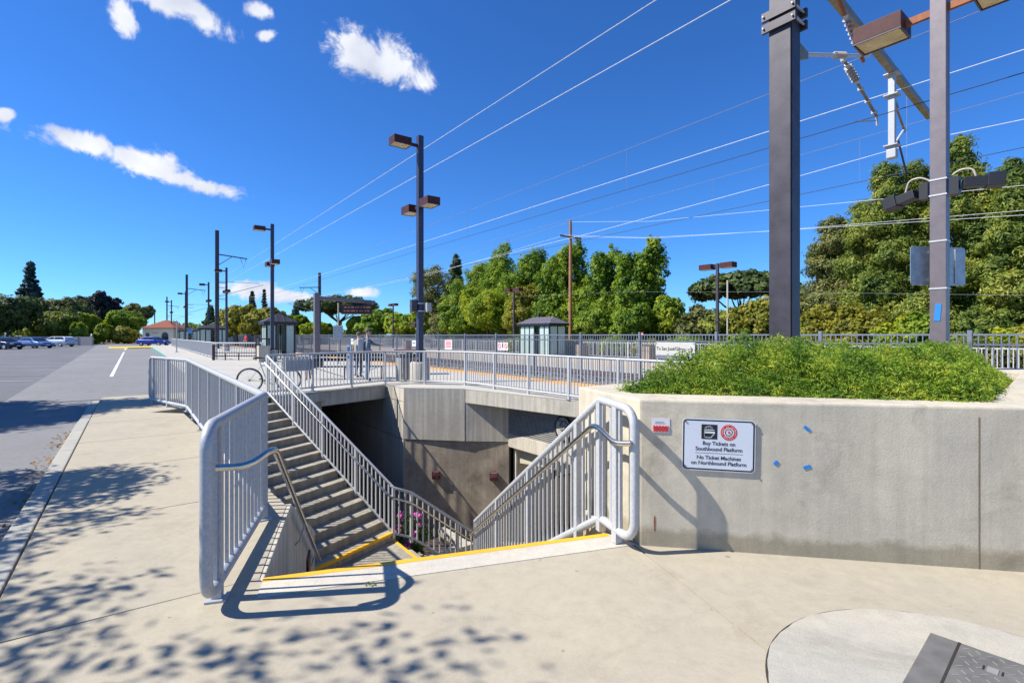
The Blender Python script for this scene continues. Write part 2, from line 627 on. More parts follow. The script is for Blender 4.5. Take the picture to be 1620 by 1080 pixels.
M['l_pine'] = leafmat('leaf_pine', ((0.061, 0.109, 0.018), (0.166, 0.225, 0.032), (0.367, 0.372, 0.063)), .7, .3)
M['l_dark'] = leafmat('leaf_dark', ((0.025, 0.046, 0.014), (0.061, 0.101, 0.023), (0.149, 0.186, 0.046)), .8, .25)
M['l_olive'] = leafmat('leaf_olive', ((.050, .068, .018), (.145, .165, .042), (.32, .31, .10)), .9, .3)
M['l_blue'] = leafmat('leaf_blue', ((.02, .045, .04), (.05, .09, .075), (.11, .17, .14)), .8, .25)
M['l_purple'] = leafmat('leaf_purple', ((.010, .012, .012), (.025, .028, .026), (.055, .06, .05)), .8, .2)
M['l_olean'] = leafmat('leaf_oleander', ((.03, .07, .012), (.08, .15, .02), (.2, .25, .05)), 5, .35)
M['jointline'] = concrete('stained_joint', (.24, .185, .12), var=.3)
M['l_dry'] = leafmat('leaf_dry', ((.18, .09, .025), (.33, .17, .05), (.5, .3, .12)), 8, .2)

# ================================================================ ground and paving
ST_S = Vector((-.299, .954, 0))          # down the near flight
ST_N = Vector((-.858, .514, 0))          # up the far flight
A = Vector((-1.617, 3.274, 0)); B = Vector((.78, 4.025, 0)); C = Vector((.62, 4.78, 0))
Dp = Vector((4.62, 7.78, 0)); E = Vector((4.62, 9.68, 0)); F = Vector((-1.4, 15.1, 0)); G = Vector((-3.3, 15.42, 0))
H = Vector((-4.15, 16.6, 0)); J = Vector((-6.45, 13.3, 0)); K = Vector((-7.52, 10.51, 0)); L_ = Vector((-6.72, 10.35, 0)); Np = Vector((-2.12, 4.75, 0))
PIT = [A, B, C, Dp, E, F, G, H, J, K, L_, Np]
P_ = lambda *uv: [S(u, v) for u, v in uv]
WALL0 = Vector((.973, 3.855, 0)); WD = Vector((.9848, -.1736, 0))


def slabs(name, poly, holes, cuts, z, mat, gap=.015, skirt=.03, label=None):
    """paving cut along straight joints into single slabs, each one an object below the paving"""
    loops = [[Vector((p[0], p[1], 0)) for p in poly]] + [[Vector((p[0], p[1], 0)) for p in h] for h in holes]
    flat = [p for lp in loops for p in lp]
    bm = bmesh.new()
    bv = [bm.verts.new(p) for p in flat]
    for t in tessellate_polygon(loops):
        try:
            bm.faces.new([bv[i] for i in t])
        except ValueError:
            pass
    for pt, nrm in cuts:
        nrm = nrm.normalized()
        for s in (-1, 1):
            bmesh.ops.bisect_plane(bm, geom=bm.verts[:] + bm.edges[:] + bm.faces[:], plane_co=pt + nrm * (s * gap / 2), plane_no=nrm, dist=1e-6)
    cells = {}
    for f in bm.faces:
        c = f.calc_center_median()
        key = []
        for pt, nrm in cuts:
            d = (c - pt).dot(nrm.normalized())
            if abs(d) < gap / 2:
                key = None
                break
            key.append(d > 0)
        if key is None:
            continue
        cells.setdefault(tuple(key), []).append([tuple(v.co) for v in f.verts])
    bm.free()
    root = bpy.data.objects.new(name, None)
    col.objects.link(root)
    root['kind'] = 'structure'
    if label:
        root['label'] = label
    for key, faces in cells.items():
        b2 = bmesh.new()
        for fv in faces:
            b2.faces.new([b2.verts.new(p) for p in fv])
        bmesh.ops.remove_doubles(b2, verts=b2.verts, dist=1e-5)
        for f in b2.faces:
            f.normal_update()
            if f.normal.z < 0:
                f.normal_flip()
        bd = [e for e in b2.edges if e.is_boundary]
        r = bmesh.ops.extrude_edge_only(b2, edges=bd)
        for v in [g for g in r['geom'] if isinstance(g, bmesh.types.BMVert)]:
            v.co.z -= skirt
        for v in b2.verts:
            v.co.z += z
        me = bpy.data.meshes.new('slab')
        b2.to_mesh(me)
        b2.free()
        me.materials.append(mat)
        link('slab', me, root)
    return root


# earth to the horizon, with an opening for the station trench
struct('ground', MB().sheet([(-2500, -600), (2500, -600), (2500, 3000), (-2500, 3000)], -.62, [P_((-9, -.2), (60, -.2), (60, 11), (-9, 11))]), M['earth'])
struct('parking_lot', MB().sheet(P_((-40, -160), (130, -160), (130, 2.02), (16.75, 2.02), (16.75, -.82), (-40, -.82)), -.10), M['asphalt'])
struct('road', MB().sheet(P_((17.2, -2.6), (130, -5.2), (130, 1.98), (17.2, 1.98)), -.094), M['road'])
struct('near_asphalt', MB().sheet(P_((-40, -9), (13.5, -9), (17.1, -2.6), (16.9, -.84), (-40, -.84)), -.095), M['road'])
struct('far_verge', MB().sheet(P_((130, -900), (1500, -900), (1500, 2.0), (130, 2.0)), -.11), M['earth'])
struct('verge', MB().sheet(P_((-300, 27.4), (1500, 27.4), (1500, 900), (-300, 900)), -.05), M['earth'])
# lane line and bay lines
lm = thing('lane_line', 'white dashed centre line painted on the grey road', 'road marking')
lm['kind'] = 'structure'
obj('dash', MB().sheet(P_((26.3, -.76), (64, -.76), (64, -.64), (26.3, -.64)), -.088), M['white'], lm)
obj('dash', MB().sheet(P_((72, -.76), (84, -.76), (84, -.64), (72, -.64)), -.088), M['white'], lm)
bay = thing('parking_lines', 'faded white bay lines on the car park', 'road marking')
bay['kind'] = 'structure'
for i in range(9):
    y = 18.5 + i * 3.0
    x1 = -15.0 - i * 2.25 - 2.5
    obj('bay_line', MB().sheet([(x1 - 7.5, y), (x1, y), (x1, y + .10), (x1 - 7.5, y + .10)], -.089), M['worn'], bay)

# kerb between pavement and car park
kb = bpy.data.objects.new('kerb', None); col.objects.link(kb); kb['kind'] = 'structure'
u = -12.0
while u < 16.7:
    u2 = min(u + 3.05, 16.75)
    obj('kerb_stone', MB().prism(P_((u, -.82), (u2 - .008, -.82), (u2 - .008, -.662), (u, -.662)), -.3, .0 - max(0, (u2 - 15) * .045)), M['kerb'], kb, bevel=.012)
    u = u2
kg = bpy.data.objects.new('platform_kerb', None); col.objects.link(kg); kg['kind'] = 'structure'
for k in range(22):
    u = 18 + k * 2.8
    obj('kerb_stone', MB().prism(P_((u, 1.86), (u + 2.79, 1.86), (u + 2.79, 2.02), (u, 2.02)), -.3, .003), M['kerbgreen'] if k > 7 else M['kerb'], kg, bevel=.015)
obj('kerb_stone', MB().prism(P_((79.8, -.5), (82.8, -2.2), (86, -2.6), (88, 2), (79.8, 2.0)), -.3, .035), M['kerbyellow'], kg, bevel=.04)

# dark bed below the slabs, with the trench opening
BED = [S(-12, -.66), S(16.75, -.66), S(16.75, 2.03), S(140, 2.03), S(140, 12.0), S(-12, 12.0), Vector((9.5, 2.62, 0)), Vector((9.5, -9, 0))]
bed_poly = [S(-12, -.66), S(16.75, -.66), S(16.75, 2.03), S(140, 2.03), S(140, 11.98), S(-14, 11.98)]
struct('paving_bed', MB().sheet(bed_poly, -.026, [PIT]), M['joint'])
near_poly = [S(3.7, -.646), A + Vector((-.05, .06, 0)), A, B, WALL0, WALL0 + WD * 9, Vector((9.9, -9, 0)), S(-9, -.646)]
strip_n = Vector((.299, -.954, 0))
J1 = Vector((.95, 3.79, 0)); J2 = Vector((1.29, 2.59, 0))
j1d = (J2 - J1).normalized(); j1n = Vector((-j1d.y, j1d.x, 0))
slabs('pavement', near_poly, [], [(J1, j1n)], 0.0, M['walk'])
left_poly = [S(3.716, -.646), S(16.74, -.646), S(16.74, 2.2), J, K, L_, Np, A + Vector((-.05, .065, 0))]
# strip of concrete at the foot of the guard rail, then the walk
slabs('sidewalk', left_poly, [], [(S(k, 0), U3) for k in (5.70, 7.78, 9.84, 11.9, 13.95)], 0.0, M['walk'])
slabs('platform', [S(16.748, 2.03), S(140, 2.03), S(140, 11.2), S(-14, 11.2), S(-14, 8.6)] + [Vector((11.5, 6.0, 0)), Vector((9.7, 2.6, 0)), WALL0 + Vector((.02, .02, 0)), B + Vector((.03, .03, 0)), C, Dp, E, F, G, H, J, S(16.748, 2.2)],
      [], [(S(k, 0), U3) for k in (12.2, 15.9, 19.6, 23.3, 27, 31, 35, 39, 43, 48)] + [(S(0, 10.3), V3)], 0.0, M['plat'])
# stair-head strip with a joint, 4 mm proud
struct('stair_head_strip', MB().prism([A + ST_S * .06, B + ST_S * .06, B + strip_n * .2 + Vector((.12, .03, 0)), A + strip_n * .2], -.01, .004), M['walk2'])
# yellow tactile edge of the near platform, slab by slab
te = bpy.data.objects.new('tactile_edge', None); col.objects.link(te); te['kind'] = 'structure'
for k in range(60):
    u = -6 + k * 1.22
    obj('tactile_panel', MB().prism(P_((u, 11.21), (u + 1.212, 11.21), (u + 1.212, 11.98), (u, 11.98)), -.03, .006), M['tactile'], te)
obj('tactile_panel', MB().prism(P_((67.3, 11.21), (140, 11.21), (140, 11.98), (67.3, 11.98)), -.03, .006), M['tactile'], te)
struct('platform_edge_wall', MB().prism(P_((-14, 11.7), (140, 11.7), (140, 11.96), (-14, 11.96)), -.7, -.032), M['dull'])

# far platform
struct('far_platform', MB().prism(P_((-40, 20.7), (260, 20.7), (260, 27.4), (-40, 27.4)), -.7, .0), M['plat'])
te2 = bpy.data.objects.new('far_tactile_edge', None); col.objects.link(te2); te2['kind'] = 'structure'
for k in range(40):
    u = -6 + k * 2.44
    obj('tactile_panel', MB().prism(P_((u, 20.72), (u + 2.43, 20.72), (u + 2.43, 21.5), (u, 21.5)), -.03, .006), M['tactile'], te2)

# tracks
struct('ballast', MB().sheet(P_((-60, 11.96), (500, 11.96), (500, 20.72), (-60, 20.72)), -.52), M['ballast'])


def stones(n, mat):
    pts = np.zeros((n, 3))
    u = -4 + 40 * rng.random(n) ** 1.5
    v = 12.0 + 8.6 * rng.random(n)
    pts[:, 0] = -.6 * u + .8 * v
    pts[:, 1] = .8 * u + .6 * v
    pts[:, 2] = -.50 + .02 * rng.random(n)
    base = np.array([(1, 0, 0), (-.5, .87, 0), (-.5, -.87, 0), (0, 0, 1)])
    s = .03 + .035 * rng.random((n, 1, 1))
    a = rng.random(n) * 6.28
    rot = np.zeros((n, 3, 3)); rot[:, 0, 0] = np.cos(a); rot[:, 0, 1] = -np.sin(a); rot[:, 1, 0] = np.sin(a); rot[:, 1, 1] = np.cos(a); rot[:, 2, 2] = 1
    vs = np.einsum('nij,kj->nki', rot, base) * s + pts[:, None, :]
    f = np.array([(0, 1, 3), (1, 2, 3), (2, 0, 3)])
    fs = (np.arange(n) * 4)[:, None, None] + f[None]
    return np_mesh('ballast_stones', vs.reshape(-1, 3), fs.reshape(-1, 3), mat)


def np_mesh(name, vs, fs, mat, smooth=False):
    me = bpy.data.meshes.new(name)
    k = fs.shape[1]
    me.vertices.add(len(vs))
    me.vertices.foreach_set('co', np.asarray(vs, dtype=np.float32).ravel())
    me.loops.add(fs.size)
    me.loops.foreach_set('vertex_index', fs.astype(np.int32).ravel())
    me.polygons.add(len(fs))
    me.polygons.foreach_set('loop_start', (np.arange(len(fs)) * k).astype(np.int32))
    me.polygons.foreach_set('loop_total', np.full(len(fs), k, dtype=np.int32))
    me.update(calc_edges=True)
    me.validate()
    if mat:
        me.materials.append(mat)
    return me


tag(link('ballast_stones', stones(26000, M['ballast_b'])), 'loose brown grey ballast stones between the rails', 'ballast', kind='stuff')
tie_me = MB().box((0, 0, 0), (2.6, .24, .16)).mesh('sleeper', M['tie'], bevel=.02)
for vc, lab in ((13.65, 'railway track beside the near platform edge'), (19.0, 'railway track beside the far platform, behind the middle fence')):
    t = thing('railway_track', lab, 'railway track', S(0, vc, -.5), 0)
    for k in range(140):
        link('sleeper', tie_me, t, S(-6 + k * .61, 0, .03), UANG - math.pi / 2)
    for sgn in (-1, 1):
        rb = MB()
        q = S(0, sgn * .72)
        rb.bar(S(-40, sgn * .72, .2), S(300, sgn * .72, .2), .07, .035)
        rb.bar(S(-40, sgn * .72, .155), S(300, sgn * .72, .155), .02, .06)
        rb.bar(S(-40, sgn * .72, .12), S(300, sgn * .72, .12), .13, .018)
        obj('rail', rb, M['railtop'], t)

# ================================================================ stairs and trench
LZ = -2.64                                # the landing
FLOOR = -4.55
RISE, TREAD = .165, .29


def wall_between(name, a, b, z0, z1, thick, mat, label, side=1, bevel=0.0):
    """upright wall from a to b; thickness to the left of a->b (side=1)"""
    a, b = Vector((a[0], a[1], 0)), Vector((b[0], b[1], 0))
    d = (b - a).normalized()
    n = Vector((-d.y, d.x, 0)) * (thick * side)
    o = obj(name, MB().prism([a, b, b + n, a + n], z0, z1), mat, None, bevel)
    return tag(o, label, 'wall')


st = thing('staircase', 'near concrete flight going down from the pavement, yellow edge at its head', 'staircase', (0, 0, 0))
AB = (B - A).normalized()
for k in range(1, 16):
    z = -RISE * k
    a0 = A + ST_S * (TREAD * (k - 1)); b0 = B + ST_S * (TREAD * (k - 1))
    a1 = a0 + ST_S * TREAD; b1 = b0 + ST_S * TREAD
    obj('step', MB().prism([a0, b0, b1, a1], FLOOR, z), M['step'], st)
obj('nosing_strip', MB().prism([A - ST_S * .0, B - ST_S * .0, B + ST_S * .055, A + ST_S * .055], -.06, .006), M['yellow'], st)
nb0 = A + ST_S * (TREAD * 15); nb1 = B + ST_S * (TREAD * 15)
F1 = Vector((-2.5, 10.42, 0)); F2 = Vector((-3.785, 8.275, 0))
T2 = Vector((-2.40, 10.45, 0)); T1 = Vector((-.6, 8.05, 0))
struct('landing', MB().prism([nb0, nb1, T1, T2, F1, F2], FLOOR, LZ), M['step'])
struct('landing_edge_strip', MB().prism([T1, T2, T2 - V3 * .06, T1 - V3 * .06], LZ - .02, LZ + .006), M['yellow'])
fs_ = thing('staircase', 'far concrete flight climbing to the platform by the bicycle', 'staircase')
KT = F2 + ST_N * (TREAD * 15.0); JT = Vector((-6.42, 13.12, 0))
for k in range(1, 17):
    z = LZ + RISE * k
    f0, f1 = (k - 1) / 15.0, min(1.0, k / 15.0 + .02)
    l0 = F2.lerp(KT, f0); r0 = F1.lerp(JT, f0); l1 = F2.lerp(KT, f1); r1 = F1.lerp(JT, f1)
    r0 = r0 + (r0 - l0).normalized() * .14; r1 = r1 + (r1 - l1).normalized() * .14
    if k == 16:
        l1, r1 = l0 + ST_N * .5, r0 + ST_N * .5
        z = -.004
    nose = (l1 - l0).normalized() * -.02
    mbs = MB().prism([l0, r0, r1, l1], FLOOR if k < 4 else z - .9, z - .045)
    mbs.prism([l0 + nose, r0 + nose, r1, l1], z - .045, z)
    obj('step', mbs, M['step'], fs_)
    if k == 1:
        nd = (l1 - l0).normalized()
        obj('nosing_strip', MB().prism([l0 + nose * 1.3, r0 + nose * 1.3, r0 + nd * .045, l0 + nd * .045], z - .05, z + .005), M['yellow'], fs_)
# closing masses below the far flight
obj('stair_cheek', MB().prism([F1.lerp(JT, .01), JT, JT + Vector((.16, .13, 0)), F1 + Vector((.12, .1, 0))], FLOOR, LZ - .2), M['step'], fs_)
ls = thing('staircase', 'lower concrete flight dropping from the landing towards the underpass', 'staircase')
for k in range(1, 11):
    z = LZ - .19 * k
    c0 = V3 * (.27 * (k - 1)); c1 = V3 * (.27 * k)
    obj('step', MB().prism([T1 + c0, T2 + c0, T2 + c1, T1 + c1], FLOOR - .2, z), M['step'], ls)
struct('underpass_floor', MB().sheet([Vector((-9.5, 2.5, 0)), Vector((8, 2.5, 0)), Vector((12, 10, 0)), S(6, 24), S(40, 24), S(60, 7), S(60, 4)], FLOOR + .01), M['step'])

# cheek wall on the left of the near flight: level, then falling with the steps
q0 = A + ST_S * -.02
def cheek(pts_tz, a, d, thick, mat, name, label, nrm):
    vs = []
    for off in (0, 1):
        for t, z in pts_tz:
            p = a + d * t + nrm * (thick * off)
            vs.append((p.x, p.y, z))
    n = len(pts_tz)
    fs = [tuple(range(n)), tuple(range(2 * n - 1, n - 1, -1))] + [(i, (i + 1) % n, (i + 1) % n + n, i + n) for i in range(n)]
    o = obj(name, MB().add(vs, fs), mat, None, bevel=.008)
    return tag(o, label, 'wall')
cheek([(0, FLOOR), (0, -.005), (1.62, -.005), (4.62, -1.36), (4.66, FLOOR)], A, ST_S, .26, M['pier'], 'cheek_wall', 'grey concrete cheek wall left of the near flight, top sloping down', Vector((-.954, -.299, 0)))
wall_between('retaining_wall', L_, Np, FLOOR, -.016, .25, M['pier'], 'concrete retaining wall hidden below the long left guard rail', -1)
wall_between('retaining_wall', K, L_, FLOOR, -.016, .25, M['pier'], 'short concrete wall beside the head of the far flight', -1)
wall_between('retaining_wall', B, C, FLOOR, -.02, .3, M['wall'], 'concrete wall under the planter on the right of the near flight', -1)
wall_between('retaining_wall', C, Dp, FLOOR, -.02, .3, M['pier'], 'concrete trench wall running behind the planter', -1)
wall_between('retaining_wall', Dp, E, FLOOR, -.02, .3, M['pier'], 'concrete trench wall at the right end under the deck', -1)
# big angled pier wall: smooth upper panel over rough lower panel
Q = Vector((-.1, 15.0, 0))
gd = (Q - G).normalized(); gn = Vector((-gd.y, gd.x, 0))
pw = thing('pier_wall', 'tall concrete wall facing the stairs, smooth above and rough below', 'wall')
obj('upper_panel', MB().prism([G, F + gd * -.006, F + gn * .5 + gd * -.006, G + gn * .6], -1.57, -.005), M['pier'], pw, bevel=.01)
obj('upper_panel', MB().prism([F + gd * .006 + gn * .01, Q + gn * .01, Q + gn * .5, F + gd * .006 + gn * .5], -1.57, -.40), M['pier'], pw, bevel=.008)
obj('lower_panel', MB().prism([G + gn * .02, Q + gn * .02, Q + gn * .55, G + gn * .55], FLOOR, -1.59), M['rough'], pw)
obj('joint_backing', MB().prism([G + gn * .06, Q + gn * .06, Q + gn * .3, G + gn * .3], -1.62, -1.5), M['joint'], pw)
# return wall into the dark passage
hd = (H - G).normalized(); hn = Vector((hd.y, -hd.x, 0))
rw = thing('return_wall', 'concrete return wall leading into the dark passage under the platform', 'wall')
for z0, z1 in ((FLOOR, -3.02), (-3.0, -1.60), (-1.58, -.45)):
    obj('wall_panel', MB().prism([G + hd * .01, G + hd * 30, G + hd * 30 + hn * .4, G + hd * .01 + hn * .4], z0, z1), M['pier'], rw, bevel=.008)
obj('wall_panel', MB().prism([G + hd * .0, H, H + hn * .4, G + hn * .4], -.43, -.006), M['pier'], rw, bevel=.008)
obj('joint_backing', MB().prism([G + hd * .05 + hn * .04, G + hd * 30 + hn * .04, G + hd * 30 + hn * .3, G + hd * .05 + hn * .3], FLOOR, -.42), M['joint'], rw)
# lintel beam, left pillar, passage
PL = J.lerp(H, .40)
jd = (H - J).normalized(); jn = Vector((-jd.y, jd.x, 0))
lb = thing('lintel_beam', 'concrete lintel beam below the platform railing over the dark passage', 'beam')
obj('beam', MB().prism([PL - jn * .02, H + jd * .0 - jn * .02, H + jn * .4, PL + jn * .4], -.46, -.06), M['beam'], lb, bevel=.012)
obj('ledge', MB().prism([J - jn * .10, H - jn * .10 - jd * .1, H + jn * .3, J + jn * .3], -.055, -.005), M['beam'], lb, bevel=.01)
pl = thing('passage_pillar', 'short concrete pillar between the far flight and the dark passage', 'pillar')
obj('shaft', MB().prism([J + jd * .12 - jn * .05, PL - jn * .05, PL + jn * .5, J + jd * .12 + jn * .5], FLOOR, -.30), M['step'], pl, bevel=.012)
obj('cap', MB().prism([J + jd * .06 - jn * .12, PL + jd * .05 - jn * .12, PL + jd * .05 + jn * .5, J + jd * .06 + jn * .5], -.30, -.06), M['beam'], pl, bevel=.015)
pa = thing('passage', 'dark ramp passage under the platform behind the far flight', 'passage')
obj('left_wall', MB().prism([PL + jn * .5, PL + jn * .5 + U3 * 30, PL + jn * .8 + U3 * 30 - V3 * .3, PL + jn * .8 - V3 * .3], FLOOR, -.46), M['pier'], pa)
obj('ceiling', MB().prism([PL + jn * .41, H + jn * .41, H + U3 * 30, PL + U3 * 30 - V3 * .3], -.45, -.30), M['pier'], pa)
obj('end_wall', MB().prism([PL + U3 * 29 - V3 * .3, H + U3 * 29 + V3 * .3, H + U3 * 30 + V3 * .3, PL + U3 * 30 - V3 * .3], FLOOR, -.3), M['dull'], pa)
# deck edge over the underpass mouth
fd = (E - F).normalized(); fn = Vector((-fd.y, fd.x, 0))
dk = thing('deck_edge_beam', 'pale concrete deck edge beam below the trackside railing', 'beam')
obj('beam', MB().prism([F + fd * .01, E, E + fn * .3, F + fd * .01 + fn * .3], -.42, -.006), M['beam'], dk, bevel=.014)
obj('soffit', MB().prism([F + fn * .31 + fd * .1, E + fn * .31, E + V3 * 3.5, Q + V3 * 2.5], -.36, -.10), M['beam'], dk)
# headwall of the underpass: ribbed steel over a plain lintel, arched opening
HV = 8.95
hw = thing('underpass_headwall', 'underpass mouth with ribbed steel panel, concrete lintel and pale arch', 'wall')
uq = 12.05
nrib = 17
for k in range(nrib):
    z = -.40 - .9 * (k + .5) / nrib
    obj('rib', MB().box(S(uq - 3.6, HV - .015, z), (7.2, .05, .9 / nrib * .56), UANG), M['corr'], hw, bevel=.008)
obj('rib_panel', MB().box(S(uq - 3.6, HV + .05, -.85), (7.2, .10, .92), UANG), M['corr'], hw)
obj('lintel', MB().box(S(uq - 3.6, HV + .13, -1.50), (7.2, .36, .40), UANG), M['pier'], hw, bevel=.015)
ar = []
NA = 16
u0, u1 = uq - .12, uq - 4.9
for i in range(NA + 1):
    t = i / NA
    ar.append((u0 + (u1 - u0) * t, -2.20 + .16 * math.sin(math.pi * t)))
vs, fcs = [], []
for i, (uu, zz) in enumerate(ar):
    for vv in (HV + .25, HV + .45):
        p0 = S(uu, vv, zz); p1 = S(uu, vv, -1.72)
        vs += [p0, p1]
for i in range(NA):
    a = i * 4; b = a + 4
    fcs += [(a, b, b + 1, a + 1), (a + 2, a + 3, b + 3, b + 2), (a, a + 2, b + 2, b), (a + 1, b + 1, b + 3, a + 3)]
obj('arch', MB().add(vs, fcs), M['coping'], hw)
obj('jamb', MB().box(S(uq - .06, HV + .3, -3.2), (.12, .3, 3.0), UANG), M['pier'], hw)
obj('jamb', MB().box(S(uq - 5.5, HV + .3, -3.2), (1.2, .3, 3.0), UANG), M['pier'], hw)
tn = thing('underpass_tunnel', 'beige plastered underpass seen through the arch', 'passage')
obj('side_wall', MB().prism(P_((uq + .05, HV + .4), (uq + .05, HV + 22), (uq + .3, HV + 22), (uq + .3, HV + .4)), FLOOR, -1.2), M['beige'], tn)
obj('side_wall', MB().prism(P_((uq - 5.2, HV + .5), (uq - 5.2, HV + 22), (uq - 5.5, HV + 22), (uq - 5.5, HV + .5)), FLOOR, -1.2), M['beige'], tn)
obj('ceiling', MB().prism(P_((uq + .3, HV + .5), (uq + .3, HV + 22), (uq - 5.5, HV + 22), (uq - 5.5, HV + .5)), -1.7, -1.4), M['beige'], tn)
fr = thing('framed_panel', 'dark framed notice inside the underpass below the arch', 'notice', S(uq + .02, HV + 2.2, -2.6), 0)
obj('frame', MB().box((0, 0, 0), (.05, .9, .7), math.atan2(.6, .8) - math.pi / 2), M['black'], fr)
obj('sheet', MB().box(S(-.035, 0, 0), (.02, .78, .58), math.atan2(.6, .8) - math.pi / 2), M['lens'], fr)
# round emblem on the ribbed panel
em = thing('round_emblem', 'round metal emblem with zigzag letters on the ribbed panel', 'emblem', S(9.62, HV - .075, -.80), UANG - math.pi)
def disc_xz(r, y0, y1, seg=28, hole=0.0):
    mb = MB()
    vs, fs = [], []
    for i in range(seg):
        a = 2 * math.pi * i / seg
        for rr in (r, hole):
            for y in (y0, y1):
                vs.append((rr * math.cos(a), y, rr * math.sin(a)))
    for i in range(seg):
        a = i * 4; b = ((i + 1) % seg) * 4
        fs += [(a, b, b + 1, a + 1), (a, a + 2, b + 2, b), (a + 1, b + 1, b + 3, a + 3)]
        if hole:
            fs.append((a + 2, a + 3, b + 3, b + 2))
    return mb.add(vs, fs)
obj('plate', disc_xz(.30, -.01, .012), M['beam'], em)
obj('rim', disc_xz(.32, -.03, .02, hole=.285), M['black'], em)
zz = [(-.16, -.04, .18), (.02, -.04, .2), (-.10, -.04, .08), (.10, -.04, .07), (-.08, -.04, -.04), (.12, -.04, -.08), (-.02, -.04, -.2)]
obj('zigzag', MB().tube(zz, .014, 6), M['black'], em)
zz = [(.06, -.04, .22), (.2, -.04, .12), (.12, -.04, .05), (.24, -.04, -.03)]
obj('zigzag', MB().tube(zz, .014, 6), M['black'], em)
# low planter by the oleander
pb = thing('planter_box', 'low pale concrete planter wall beside the lower flight', 'planter')
obj('front_wall', MB().prism([T2 + V3 * .1 + U3 * .30, T2 + V3 * 2.1 + U3 * .30, T2 + V3 * 2.1 + U3 * .5, T2 + V3 * .1 + U3 * .5], FLOOR, -3.32), M['beam'], pb, bevel=.02)
obj('soil', MB().prism([T2 + V3 * .1 + U3 * .5, T2 + V3 * 1.9 + U3 * .5, T2 + V3 * 1.9 + U3 * 1.5, T2 + V3 * .1 + U3 * 1.7], FLOOR, -3.5), M['soil'], pb)
obj('end_wall', MB().prism([T2 + V3 * 1.9 + U3 * .5, T2 + V3 * 2.1 + U3 * .5, T2 + V3 * 2.1 + U3 * 1.7, T2 + V3 * 1.9 + U3 * 1.7], FLOOR, -3.34), M['beam'], pb, bevel=.02)
# lights on the wall
for px_, z_, lab in ((1.02, -2.62, 'small dark red wall light above the oleander'), (2.78, -2.60, 'small dark red wall light near the underpass corner')):
    p = G + gd * px_ - gn * .06
    w = thing('wall_light', lab, 'wall light', (p.x, p.y, z_), math.atan2(gd.y, gd.x))
    obj('housing', MB().box((0, .03, 0), (.22, .12, .23)), M['lightbox'], w, bevel=.01)
    obj('cover', MB().add([(-.10, -.032, -.02), (.12, -.032, .0), (.12, -.06, .125), (-.07, -.06, .125), (-.10, -.02, -.02), (.12, -.02, .0), (.12, -.02, .125), (-.07, -.02, .125)], [(0, 1, 2, 3), (4, 7, 6, 5), (0, 4, 5, 1), (1, 5, 6, 2), (2, 6, 7, 3), (3, 7, 4, 0)]), M['lightpink'], w)
p = A + ST_S * 3.35 + Vector((.954, .299, 0)) * .012
w = thing('step_light', 'dark square step light sunk in the cheek wall', 'step light', (p.x, p.y, -1.36), math.atan2(ST_S.y, ST_S.x))
obj('frame', MB().box((0, 0, 0), (.34, .03, .30)), M['lightbox'], w)
obj('opening', MB().box((-.02, -.012, -.02), (.24, .02, .2)), M['brass'], w)

# ================================================================ railings
def sq_mesh(name, w, mat, d=None):
    return MB().box((0, 0, .5), (w, d or w, 1.0)).mesh(name, mat)


def arc_corner(p, a_dir, b_dir, r, n=6):
    """points of a rounded corner at p arriving along a_dir and leaving along b_dir"""
    s = p - a_dir * r
    c = s + b_dir * r
    out = []
    for i in range(n + 1):
        t = (math.pi / 2) * i / n
        out.append(c - b_dir * (r * math.cos(t)) + a_dir * (r * math.sin(t)))
    return out


